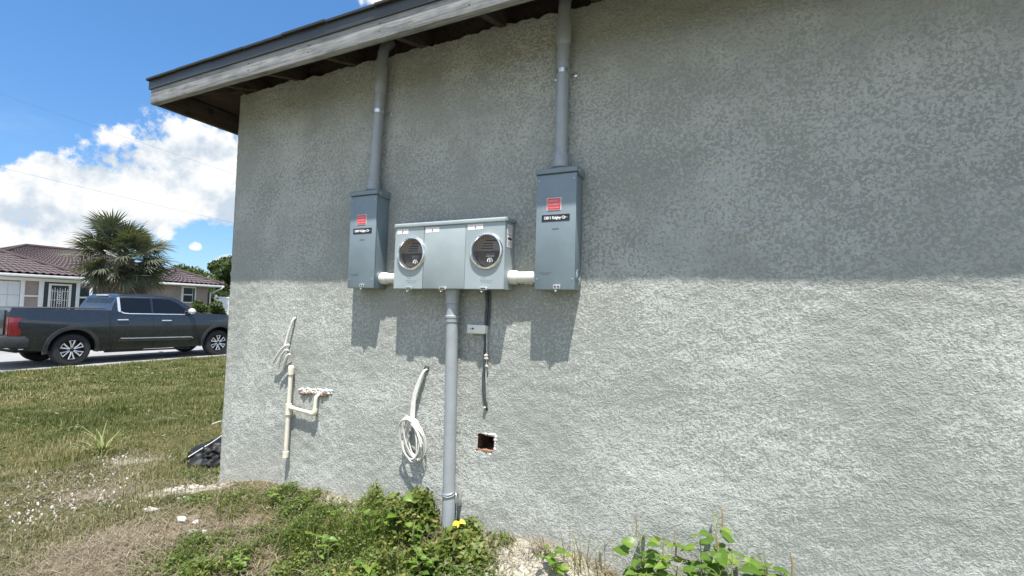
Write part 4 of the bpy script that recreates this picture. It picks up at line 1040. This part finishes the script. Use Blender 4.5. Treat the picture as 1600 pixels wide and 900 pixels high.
for k in range(11):
    a = k*2.4; q = r_.uniform(.1, .72); tip = Vector((math.cos(a)*q, math.sin(a)*q, r_.uniform(.9, 1.75)-q*.4)); cs.append(tip)
    add_tube(bm, [Vector((0, 0, -.05)), tip*.5, tip], [.04, .025, .008], 5)
from_bm('stems', bm, twigm, sh, 60)
V, Fq, t = leaf_cloud(5200, [tuple(c) for c in cs], [r_.uniform(.26, .42) for c in cs], .075, 31); mesh_np('foliage', V, Fq, bushleaf, sh, t)

def frond_mesh(seed, dead=False):
    """costapalmate fan: curved stalk, arching midrib and drooping split segments"""
    r = random.Random(seed); V, Fc, T = [], [], []
    L = r.uniform(.95, 1.25)*(.8 if dead else 1); stalk = [Vector((L*t, 0, -.16*t*t)) for t in (0, .33, .66, 1)]
    for i, p in enumerate(stalk):
        w = .03-.018*i/3; V += [p+Vector((0, w, 0)), p+Vector((0, -w, 0)), p+Vector((0, 0, -w))]; T += [.8]*3
    for i in range(3):
        for a, b in ((0, 1), (1, 2), (2, 0)): Fc.append((i*3+a, i*3+b, (i+1)*3+b, (i+1)*3+a))
    n = 30; tip = stalk[-1]
    for k in range(n):
        a = R_(-128+256*k/(n-1)+r.uniform(-2, 2)); ln = (.88-.20*(abs(a)/2.2)**2)*r.uniform(.85, 1.1)*(.8 if dead else 1)
        base = tip+Vector((.20*max(0, math.cos(a))*.6, 0, -.04*max(0, math.cos(a)))); d = Vector((math.cos(a), math.sin(a), .10*abs(math.sin(a))))
        s = Vector((-math.sin(a), math.cos(a), 0)); dr = r.uniform(.16, .46)*(2.1 if dead else 1)
        w0 = .042*ln; prev = None; tt = min(1, max(0, r.gauss(.5, .2)))
        for t, w in ((.05, .5), (.42, 1), (.75, .62), (1, .03)):
            p = base+d*ln*t+Vector((0, 0, -dr*ln*t**2.4)); i0 = len(V)
            V += [p+s*w0*w, p-s*w0*w+Vector((0, 0, .012*w))]; T += [tt, tt]
            if prev is not None: Fc.append((prev, prev+1, i0+1, i0))
            prev = i0
    me_o = mesh_np('frond', np.array([tuple(v) for v in V]), np.array(Fc), palm_dead if dead else palm_green, None, T)
    me = me_o.data; bpy.data.objects.remove(me_o); return me
def palm(loc, h, label):
    e = empty('palm_tree', loc, label, 'palm tree')
    bm = bmesh.new(); zs = np.linspace(0, h, 26)
    add_tube(bm, [Vector((.05*math.sin(z*.9), .04*math.sin(z*.6), z)) for z in zs], [.30-.05*math.sin(math.pi*z/h)+(.05 if i % 2 else 0)+(.06*(z/h)**2) for i, z in enumerate(zs)], 14)
    from_bm('trunk', bm, barkm, e, 60)
    green = [frond_mesh(s) for s in range(5)]; dead = [frond_mesh(50+s, True) for s in range(3)]
    r = random.Random(8); n = 96
    for k in range(n+52):
        isdead = k >= n
        az = k*2.39996+r.uniform(-.25, .25)
        if not isdead: el = R_(82-128*(k/n)**1.0+r.uniform(-14, 14))
        else: el = R_(r.uniform(-80, -30))
        me = (r.choice(dead) if isdead else r.choice(green))
        f = bpy.data.objects.new('frond', me); COL.objects.link(f); f.parent = e
        f.location = (.12*math.cos(az), .12*math.sin(az), h-.10+(.30*max(0, math.sin(el)) if not isdead else -.35*r.random()))
        f.rotation_euler = (r.uniform(-.9, .9), -el, az); s = r.uniform(.62, 1.06)*(.95 if not isdead else .9); f.scale = (s, s, s)
    return e
palm((-24.6, 9.25, -1.72), 3.55, 'fan palm with dead skirt fronds in front of the tiled house')

# ------------------------------------------------------------------ overhead wires
weathered_wire = plain('weathered_wire', (.16, .165, .17), .6)
for lab, (a, b) in (('upper overhead wire crossing the sky above the cloud bank', ((4.587, 6.955), (12.989, 6.462))), ('lower overhead wire crossing the clouds above the palm', ((4.727, 4.427), (13.029, 4.003)))):
    s = (b[1]-a[1])/(b[0]-a[0]); ym_ = (a[0]+b[0])/2; zm = (a[1]+b[1])/2
    pts = [(-23, yy, zm+s*(yy-ym_)+.0011*((yy-ym_)**2)-.006) for yy in np.linspace(-14, 44, 41)]
    w = tube('overhead_wire', pts, .0042, weathered_wire, None, 6); tag(w, lab, 'wire', 'overhead wires')

# ------------------------------------------------------------------ vegetation and litter on the ground
def blades(name, P, h, w, mat, tint, lean=.5, seed=1, flat=0.0, kind='stuff', label=None, cat=None):
    """curved two-segment grass blades rooted at P"""
    r = np.random.default_rng(seed); n = len(P); a = r.uniform(0, 2*np.pi, n)
    d = np.stack([np.cos(a), np.sin(a), np.zeros(n)], 1); s = np.stack([-np.sin(a), np.cos(a), np.zeros(n)], 1)
    h = np.broadcast_to(h, (n,))*r.uniform(.55, 1.3, n); w = np.broadcast_to(w, (n,))
    ln = np.abs(r.normal(lean, lean*.45, n)); up = np.array([0, 0, 1.])
    if flat > 0: z1, z2, o1, o2 = .14*flat+r.uniform(0, .12, n), r.uniform(0, .22, n), .5, 1.0
    else: z1, z2, o1, o2 = .62*np.ones(n), np.clip(1.0-.35*ln, .25, 1), .22*ln, .85*ln
    m1 = P+d*(h*o1)[:, None]+up*(h*z1)[:, None]; m2 = P+d*(h*o2)[:, None]+up*(h*z2)[:, None]
    V = np.stack([P-s*w[:, None], P+s*w[:, None], m1+s*(w*.8)[:, None], m1-s*(w*.8)[:, None], m2], 1).reshape(-1, 3)
    i = np.arange(n)[:, None]*5
    T = np.concatenate([i+np.array([[0, 1, 2]]), i+np.array([[0, 2, 3]]), i+np.array([[3, 2, 4]])]).reshape(-1, 3)
    o = mesh_np(name, V, T, mat, None, np.repeat(tint, 5))
    tag(o, label, cat, None, kind); return o
def patchy(x, y, s=1.0): return .5+.25*np.sin(x*1.9*s+1.3*np.sin(y*1.1*s))+.25*np.sin(y*2.3*s+1.7*np.sin(x*.8*s+2))
def in_house(x, y): return (x > XC-.01) & (y > -.012)
def scatter(n, x0, x1, y0, y1, seed):
    r = np.random.default_rng(seed); return r.uniform(x0, x1, n), r.uniform(y0, y1, n), r
# lawn: density falls with distance, blades widen to keep the cover
Ps, Hs, Ws, Ts = [], [], [], []
for (n, x0, x1, y0, y1, hh_, ww, sd) in ((60000, -5.6, -3.2, -1.3, 2.2, .050, .0016, 1), (90000, -9.0, -5.6, -.6, 5.2, .065, .0026, 2), (110000, -15.25, -9.0, -.4, 10.5, .075, .0046, 3)):
    x, y, r = scatter(n, x0, x1, y0, y1, sd)
    keep = ~in_house(x, y) & ~((x < -15.02)) & (r.uniform(0, 1, n) > np.clip(sand_f(x, y)*.72+thatch_f(x, y)*.7, 0, .93)) & (r.uniform(0, 1, n) < .25+.9*patchy(x, y, 1.7)+.2*wob(x, y, .6))
    x, y = x[keep], y[keep]; g = patchy(x, y, .9)*.6+patchy(x+3, y-2, 3.1)*.4
    Ps.append(np.stack([x, y, terr(x, y)-.004], 1)); Hs.append(hh_*(.4+1.0*patchy(x+1, y, 2.2)+.5*np.clip(wob(x, y, .5), 0, 1))); Ws.append(np.full(len(x), ww))
    Ts.append(np.clip(r.normal(.36, .16, len(x))+.70*(.52-g)+.22*wob(x, y, .35)+.15*wob(x+2, y+1, .9)+(r.uniform(0, 1, len(x)) > .88)*.4, 0, 1))
blades('lawn_grass', np.concatenate(Ps), np.concatenate(Hs), np.concatenate(Ws), grassy, np.concatenate(Ts), .55, 5)
# low broad-leaved weeds and dead bits mixed into the turf
x, y, r = scatter(90000, -13.5, -3.25, -1.2, 8.5, 61)
cl = patchy(x, y, 2.6)*.5+patchy(x+5, y+3, 5.3)*.5+.25*wob(x, y, .8)
keep = ~in_house(x, y) & (r.uniform(0, 1, len(x)) < np.clip((cl-.42)*1.6, .03, .9)) & (sand_f(x, y) < .5); x, y = x[keep], y[keep]; nl = len(x)
dist = np.sqrt(x**2+(y+2.1)**2); sz = (.006+.0016*dist)*r.uniform(.5, 1.4, nl)
c = np.stack([x, y, terr(x, y)+r.uniform(.005, .06, nl)], 1); a = r.uniform(0, 6.28, nl)
tv = np.stack([np.cos(a), np.sin(a), r.normal(0, .3, nl)], 1)*sz[:, None]; bv = np.stack([-np.sin(a), np.cos(a), r.normal(0, .35, nl)], 1)*(sz*.5)[:, None]
V = np.stack([c-tv, c+bv, c+tv, c-bv], 1).reshape(-1, 3)
lw = mesh_np('lawn_weeds', V, np.arange(4*nl).reshape(nl, 4), grassy, None, np.repeat(np.clip(r.normal(.28, .16, nl)+(r.uniform(0, 1, nl) > .8)*.5, 0, 1), 4)); tag(lw, kind='stuff')
# lawn across the road
x, y, r = scatter(24000, -30.4, -22.3, 8.2, 22, 6)
blades('far_lawn_grass', np.stack([x, y, terr(x, y)-.004], 1), .08, .008, grassy, np.clip(r.normal(.3, .15, len(x)), 0, 1), .5, 8)
# dry straw thatch
x, y, r = scatter(60000, -4.8, -.3, -1.25, .25, 9)
keep = ~in_house(x, y) & (r.uniform(0, 1, len(x)) < np.clip(thatch_f(x, y)*.7+.22, 0, .9)); x, y = x[keep], y[keep]
blades('dry_thatch', np.stack([x, y, terr(x, y)+r.uniform(0, .02, len(x))], 1), .075, .0013, strawm, np.clip(r.normal(.5, .22, len(x)), 0, 1), .5, 10, flat=1.0)
# green weed mat against the wall: small leaves in low heaps
def mat_h(x, y):
    h = .042*blob(x, y, -2.75, -.22, .40, .10, .15)+.10*blob(x, y, -1.86, -.22, .40, .22)+.15*blob(x, y, -1.72, -.06, .16, .09)+.12*blob(x, y, -1.52, -.10, .22, .13)+.10*blob(x, y, -1.45, -.35, .32, .20)
    h = h+.065*blob(x, y, -2.2, -.48, .34, .2)+.07*blob(x, y, -1.16, -.22, .14, .12)+.05*blob(x, y, -2.5, -.62, .24, .2)+.05*blob(x, y, -1.18, -.03, .07, .04)+.045*blob(x, y, -2.42, -.05, .14, .06)
    h = h-.06*blob(x, y, -2.05, -.62, .12, .07)-.05*blob(x, y, -1.62, -.42, .10, .05)-.05*blob(x, y, -1.25, -.33, .09, .06)-.04*blob(x, y, -2.35, -.30, .12, .05)+.05*blob(x, y, -1.0, -.05, .05, .04)+.05*blob(x, y, -3.42, .12, .10, .22)+.04*blob(x, y, -3.62, -.02, .16, .10)+.05*blob(x, y, -1.9, -.75, .5, .15)+.10*blob(x, y, -1.2, -.5, .3, .15)
    return h*(.72+.45*wob(x, y, 1.6)+.2*wob(x, y, 4.3))
x, y, r = scatter(230000, -3.9, -.85, -1.0, .35, 12)
h = mat_h(x, y); keep = ~in_house(x, y) & (h > .012) & (r.uniform(0, 1, len(x)) < np.clip(h*14, 0, 1)*np.clip(.1+1.9*(patchy(x*5, y*6)*.5+.5*patchy(x*13+4, y*15)-.25), .03, 1)); x, y, h = x[keep], y[keep], h[keep]
nl = len(x); hz = h*r.uniform(.15, 1.15, nl); c = np.stack([x, y, terr(x, y)+hz], 1)
t = r.normal(size=(nl, 3))*np.array([1, 1, .55]); t /= np.linalg.norm(t, axis=1, keepdims=True)
nrm = r.normal(size=(nl, 3))*.55+np.array([0, -.25, 1]); b = np.cross(t, nrm); b /= np.linalg.norm(b, axis=1, keepdims=True)
big = sst(.46, .62, patchy(x*2.1+1, y*2.6))*sst(-2.2, -1.7, x)
s = (.0056*r.uniform(.5, 1.5, nl)*(1+.5*patchy(x*4, y*4))*(1+1.15*big))[:, None]
V = np.stack([c-t*s, c+b*s*.55+t*s*.1, c+t*s*1.1, c-b*s*.55+t*s*.1], 1).reshape(-1, 3)
tn = np.clip(r.normal(.42, .2, nl)+.16*big+.12*wob(x, y, 1.1)+.25*(hz/np.maximum(h, .02)-.5)+.25*(patchy(x*3, y*3)-.5)+(r.uniform(0, 1, nl) > .965)*.4, 0, 1)
gc = mesh_np('weed_mat', V, np.arange(4*nl).reshape(nl, 4), weedm, None, np.repeat(tn, 4)); tag(gc, kind='stuff')
k = r.choice(nl, 16000); P = np.stack([x[k], y[k], terr(x[k], y[k])-.003], 1)
blades('weed_stems', P, np.clip(h[k]*1.15, .03, .2), .0012, weedm, np.clip(r.normal(.62, .25, 16000), 0, 1), .45, 14)

def grass_tuft(loc, n, h, w, spread, label, mat, tint, seed, cat='grass tuft', lean=.7, name='grass_tuft'):
    r = np.random.default_rng(seed); e = empty(name, loc, label, cat)
    P = np.stack([r.normal(0, spread, n), r.normal(0, spread, n), np.full(n, -.01)], 1)
    a = r.uniform(0, 6.28, n); V = []; T = []; Fc = []
    for i in range(n):
        hi = h*r.uniform(.45, 1.1); ln = abs(r.normal(lean, .3)); d = np.array([math.cos(a[i]), math.sin(a[i]), 0]); s = np.array([-d[1], d[0], 0]); tt = float(np.clip(r.normal(tint, .12), 0, 1)); b0 = len(V)
        for q, ww in ((0, 1), (.3, 1), (.6, .8), (.85, .5), (1, .05)):
            p = P[i]+d*hi*ln*q**1.7+np.array([0, 0, hi*(q-.38*ln*q**2.6)]); V += [p-s*w*ww, p+s*w*ww]; T += [tt, tt]
        for q in range(4): Fc.append((b0+2*q, b0+2*q+1, b0+2*q+3, b0+2*q+2))
    mesh_np('blades', np.array(V), np.array(Fc), mat, e, T); return e
pale_grass = leafy('pale_grass', [(0, (.16, .20, .06)), (1, (.36, .38, .17))], .6, .3)
grass_tuft((-4.9, .07, tz(-4.9, .07)), 34, .33, .0050, .022, 'pale green long-bladed grass tuft standing in the lawn', pale_grass, .6, 3)
grass_tuft((-6.9, 1.12, tz(-6.9, 1.12)), 60, .26, .004, .09, 'soft green grass clump behind the pale tuft', grassy, .34, 4, lean=.4)
grass_tuft((-4.95, 1.25, tz(-4.95, 1.25)), 40, .20, .004, .06, 'dark green grass clump just left of the house corner', grassy, .2, 6, lean=.4)
grass_tuft((-5.9, 1.75, tz(-5.9, 1.75)), 40, .24, .004, .08, 'taller green clump farther along the house side', grassy, .25, 16, lean=.4)
grass_tuft((-.80, -.055, tz(-.8, -.055)), 46, .10, .0022, .028, 'dried straw tuft on the sand at the wall foot', strawm, .55, 7, lean=1.15)
grass_tuft((-1.02, -.04, tz(-1.02, -.04)), 26, .085, .0028, .03, 'small green sprout at the wall foot right of the conduit', weedm, .5, 8, lean=.5)
grass_tuft((-.95, -.22, tz(-.95, -.22)), 26, .08, .0022, .03, 'small grass sprout in the sandy patch', weedm, .55, 9, lean=.6)
grass_tuft((-1.22, -.05, tz(-1.22, -.05)), 24, .07, .0022, .025, 'yellowish grass sprout right beside the conduit foot', grassy, .75, 13, lean=.7)

def heart_mesh(name, seed, wide=.9):
    """heart-shaped leaf, unit length along +x, folded at the midrib, tip bent down"""
    r = random.Random(seed); out = [(0, 0), (-.10, .22), (.05, .40), (.30, .42), (.58, .29), (.82, .12), (1, 0)]
    V, Fc, T = [], [], []
    mid = [(0, 0), (.05, 0), (.15, 0), (.35, 0), (.60, 0), (.83, 0), (1, 0)]
    tt = r.uniform(.25, .85)
    def Z(x, y): return .22*abs(y)-.22*max(0, x-.3)**1.5-.10*y*y+.03*math.sin(9*x+seed)*abs(y)*2
    for sg in (1, -1):
        b0 = len(V)
        for (mx, my), (ox, oy) in zip(mid, out):
            V += [(mx, 0, Z(mx, 0)), ((mx+ox)/2, sg*oy*wide*.55, Z((mx+ox)/2, oy*.55)), (ox, sg*oy*wide, Z(ox, oy))]; T += [min(1, tt+.18), tt, tt-.04]
        for i in range(6):
            for j in range(2):
                a, b, c, d = b0+i*3+j, b0+i*3+j+1, b0+(i+1)*3+j+1, b0+(i+1)*3+j
                Fc.append((a, b, c, d) if sg > 0 else (d, c, b, a))
    ob = mesh_np(name, np.array(V), np.array(Fc), broadm, None, T, True); me = ob.data; bpy.data.objects.remove(ob); return me
HEARTS = [heart_mesh('leaf', s, .8+.06*s) for s in range(6)]
def broad_plant(name, loc, stems, leaf, label, seed, group=None, spikes=()):
    """stems = list of (dx, dy, height, leaf count); each leaf is a part of its own on a short stalk"""
    e = empty(name, loc, label, 'plant', group); r = random.Random(seed)
    bm = bmesh.new(); put = []
    for dx, dy, h, n in stems:
        tip = Vector((dx, dy, h)); base = Vector((dx*.25, dy*.25, -.02)); midp = (base+tip)/2+Vector((r.uniform(-.02, .02), r.uniform(-.02, .02), .03))
        pts = catmull([base, midp, tip], 6); add_tube(bm, pts, [.0034-.002*i/len(pts) for i in range(len(pts))], 6)
        for k in range(n):
            t = .22+.78*(k+r.random()*.6)/n; p = pts[min(len(pts)-1, int(t*(len(pts)-1)))]; az = k*2.4+r.uniform(-.5, .5)
            if math.sin(az) > .25 and p.y+loc[1] > -.09: az = -az            # leaves turn away from the wall
            st = leaf*r.uniform(.35, .8); q = p+Vector((math.cos(az)*st, math.sin(az)*st, st*r.uniform(.1, .7)))
            if q.y+loc[1] > -.03: q.y = -.03-loc[1]
            add_tube(bm, [p, (p+q)/2+Vector((0, 0, .006)), q], .0013, 5, False)
            put.append((q, az, leaf*r.uniform(.7, 1.2)*(1.05-.35*max(0, t-.75)/.25), r.uniform(-.35, .45), r.uniform(-.35, .35)))
    from_bm('stem', bm, stemm, e, 60)
    for q, az, s, tl, ro in put:
        l = bpy.data.objects.new('leaf', r.choice(HEARTS)); COL.objects.link(l); l.parent = e
        l.location = q; l.rotation_euler = (ro+.30*math.cos(az), tl*.8+.10-.30*math.sin(az)*-1, az); l.scale = (s, s, s)
    for dx, dy, z0, z1 in spikes:
        tube('seed_spike', [Vector(loc)+Vector((dx, dy, z0)), Vector(loc)+Vector((dx+.003, dy, (z0+z1)/2)), Vector(loc)+Vector((dx-.006, dy, z1))], [.003, .0042, .0018], drystem, e, 6)
    return e
G = 'leafy vines at the foot of the wall'
broad_plant('leafy_vine', (-.30, -.13, -1.17), [(-.07, .03, .25, 14), (.03, .0, .28, 15), (.09, -.05, .22, 14), (-.02, -.09, .18, 14), (-.09, -.07, .17, 12), (.04, -.12, .16, 12)], .064, 'leafy green vine with seed stalks at the wall foot, left of the taller one', 3, G, [(-.085, .04, .25, .345), (.075, .0, .22, .32)])
broad_plant('leafy_vine', (-.075, -.13, -1.18), [(.0, .03, .40, 15), (-.06, .0, .32, 15), (.05, .0, .31, 15), (.02, -.07, .27, 15), (-.05, -.09, .24, 14), (.07, -.1, .22, 12)], .068, 'tallest leafy green vine against the wall with one high stalk', 4, G, [(.015, .04, .37, .45), (.0, -.02, .26, .38)])
broad_plant('leafy_vine', (.085, -.13, -1.18), [(.0, .02, .30, 15), (.06, .0, .27, 15), (-.03, -.04, .28, 14), (.03, -.08, .22, 14), (.09, -.05, .20, 12)], .068, 'leafy green vine at the right end of the wall-foot plants', 5, G, [(.085, .02, .25, .34)])
broad_plant('broadleaf_weed', (-1.585, -.135, tz(-1.585, -.135)), [(.03, -.01, .19, 6), (-.03, -.03, .15, 5), (.06, -.05, .13, 4)], .060, 'bright broadleaf weed rising from the weed mat left of the conduit', 6)
broad_plant('broadleaf_weed', (-.72, -.14, tz(-.72, -.14)), [(.0, 0, .10, 5), (.04, -.03, .08, 4), (-.05, -.02, .06, 3)], .042, 'small broadleaf weed in the sand between straw tuft and vines', 7)
broad_plant('broadleaf_weed', (-1.80, -.40, tz(-1.8, -.4)), [(.0, 0, .13, 6), (.07, -.03, .11, 5), (-.07, .02, .12, 5)], .036, 'low broadleaf weed with small leaves near the picture bottom', 8)
broad_plant('broadleaf_weed', (-1.66, -.22, tz(-1.66, -.22)), [(.0, 0, .14, 6), (.09, -.03, .13, 6), (-.09, .02, .13, 6)], .036, 'spreading small-leaved weed just below the bright broadleaf weed', 18)
for k, (px_, py_, hh2, lf, lab) in enumerate(((-1.42, -.20, .13, .030, 'small-leaved weed just left of the conduit foot'), (-1.30, -.30, .12, .034, 'bright leafy weed in front of the conduit foot'), (-1.95, -.18, .10, .026, 'small leafy sprig left of the weed heap'), (-2.45, -.16, .08, .024, 'tiny leafy sprig near the wall below the cream pipe'), (-1.48, -.45, .13, .036, 'leafy weed at the bottom edge below the conduit'), (-2.2, -.55, .09, .026, 'low leafy sprig at the left of the weed mat'))):
    broad_plant('broadleaf_weed', (px_, py_, tz(px_, py_)), [(.0, 0, hh2, 7), (.05, -.03, hh2*.85, 6), (-.05, .01, hh2*.9, 6), (.02, -.06, hh2*.7, 5)], lf, lab, 30+k)
for k, (px_, py_, lab) in enumerate(((-1.75, -.10, 'tall grass blades in the weed heap left of the conduit'), (-2.05, -.38, 'grass blades in the middle of the weed mat'), (-1.35, -.52, 'grass blades at the bottom edge below the conduit'), (-2.6, -.3, 'thin grass blades at the left end of the weed mat'), (-.62, -.07, 'thin grass blades between straw tuft and vines'))):
    grass_tuft((px_, py_, tz(px_, py_)), 30, .19, .0022, .06, lab, grassy, .5, 70+k, lean=.45)
# yellow leaf litter at the conduit foot
yl_ = empty('yellow_leaf', (-1.243, -.085, tz(-1.243, -.085)), 'bright yellow fallen leaf at the foot of the conduit', 'leaf')
for k in range(3):
    me = HEARTS[k].copy(); me.materials.clear(); me.materials.append(yellowm)
    l = bpy.data.objects.new('blade', me); COL.objects.link(l); l.parent = yl_; l.location = (.014*k-.01, -.008*k, .075+.008*k); l.rotation_euler = (.4*k-.5, .7-.3*k, 1.1*k-2.2); l.scale = (.034,)*3

# stones and white shell chips
def stone(loc, s, label, seed, rot=0, cat='stone', mat=None):
    bm = bmesh.new(); chunk(bm, (0, 0, 0), s, seed); bmesh.ops.rotate(bm, cent=(0, 0, 0), matrix=Matrix.Rotation(rot, 3, 'Z'), verts=bm.verts[:])
    ob = from_bm('pale_stone', bm, mat or chip_white, None, 180); ob.location = loc; return tag(ob, label, cat, 'pale stones in the yard')
for (x, y, s, rot, lab, sd) in ((-3.24, -.41, (.062, .018, .012), .55, 'long pale stone lying where lawn meets dry straw', 3), (-2.89, -.425, (.052, .020, .014), -.1, 'long pale stone at the edge of the weed mat', 8),
                                (-2.79, -.405, (.020, .016, .013), 0, 'small round pale stone touching the long one by the weeds', 12), (-2.73, -.455, (.030, .018, .011), .3, 'flat pale stone nearest the picture bottom beside the weeds', 17), (-2.665, -.435, (.018, .014, .011), .2, 'smallest pale stone beside the weed mat', 23)):
    stone((x, y, tz(x, y)+s[2]*.5), s, lab, sd, rot)
bm = bmesh.new(); r_ = random.Random(14)
for i in range(46):
    t = r_.random(); x = -3.46+t*.36+r_.uniform(-.02, .02); y = -.235+t*.205+r_.uniform(-.03, .03); s = r_.uniform(.006, .018)
    chunk(bm, (x, y, tz(x, y)+s*.3), (s*1.4, s, s*.6), i*1.3)
rub = from_bm('mortar_rubble', bm, mortar, None, 180); tag(rub, 'strip of pale mortar rubble on the ground at the house corner', 'rubble', None, 'stuff')
def chips(n, seed):
    r = np.random.default_rng(seed); lines = [((-4.9, -.02), (-3.55, -.38), .10), ((-4.3, -.72), (-3.3, -.30), .09), ((-4.75, .05), (-4.2, .15), .09), ((-4.4, -.9), (-3.75, -.66), .12), ((-4.6, -.35), (-3.9, -.5), .2)]
    V, Fc = [], []
    for i in range(n):
        a, b, sp = lines[r.integers(len(lines))]; t = r.random(); x = a[0]+(b[0]-a[0])*t+r.normal(0, sp); y = a[1]+(b[1]-a[1])*t+r.normal(0, sp*.6)
        z = tz(x, y)+r.uniform(.004, .022); s = r.uniform(.004, .013)*(1.4 if r.random() > .9 else 1); rot = r.uniform(0, 6.28); tx, ty = r.normal(0, .35, 2); b0 = len(V); k = 5
        ring = [(math.cos(rot+6.283*q/k)*s*r.uniform(.6, 1.3), math.sin(rot+6.283*q/k)*s*.75*r.uniform(.6, 1.2)) for q in range(k)]
        for dz, sc in ((-.003, .9), (.004, .75)):
            V += [(x+u*sc, y+v*sc, z+dz+u*tx+v*ty) for u, v in ring]
        for q in range(k): Fc.append((b0+q, b0+(q+1) % k, b0+k+(q+1) % k, b0+k+q))
        Fc.append((b0+k, b0+k+1, b0+k+2, b0+k+3)); Fc.append((b0+k, b0+k+3, b0+k+4, b0+k+4))
    me = bpy.data.meshes.new('shell_chips'); me.from_pydata(V, [], [tuple(dict.fromkeys(f)) for f in Fc]); ob = link('shell_chips', me, chip_white)
    return tag(ob, 'scattered white shell chips lying on the lawn', 'shell chips', None, 'stuff')
chips(300, 4)
# black plastic bundle at the corner
bg = empty('plastic_bundle', (-3.80, .34, tz(-3.80, .34)), 'crumpled black plastic sheet lying behind the house corner', 'plastic sheet')
bm = bmesh.new(); r0 = bmesh.ops.create_icosphere(bm, subdivisions=5, radius=1)
for v in r0['verts']:
    p = v.co.copy(); k = 1+.30*noise.noise(p*1.4)+.38*(.35-abs(noise.noise(p*2.4+Vector((3, 0, 1)))))+.26*(.3-abs(noise.noise(p*5)))
    v.co = Vector((p.x*.17*k+.03, p.y*.25*k+.10, max(-.03, p.z*.125*k+.06)))
from_bm('sheet', bm, bagplastic, bg, 180)
for k in range(7):
    a = -.9+.3*k; tube('fold', [Vector(bg.location)+Vector((-.17+.03*k, -.17+.04*k, .02)), Vector(bg.location)+Vector((-.07+.03*k, -.07+.03*k, .12+.010*k)), Vector(bg.location)+Vector((.10, .12+.04*k, .17-.01*k))], [.008, .014, .006], bagplastic, bg, 6, curve=5)
tube('pale_cord', [Vector(bg.location)+Vector(p) for p in ((-.06, -.17, .10), (-.02, -.10, .15), (.03, -.04, .20), (.10, .02, .27))], .004, cable_white, bg, 6, curve=5)
tube('pale_cord', [Vector(bg.location)+Vector(p) for p in ((-.02, -.02, .33), (.05, .02, .355), (.14, .08, .35))], .004, cable_white, bg, 6, curve=5)
S.render.engine = 'CYCLES'
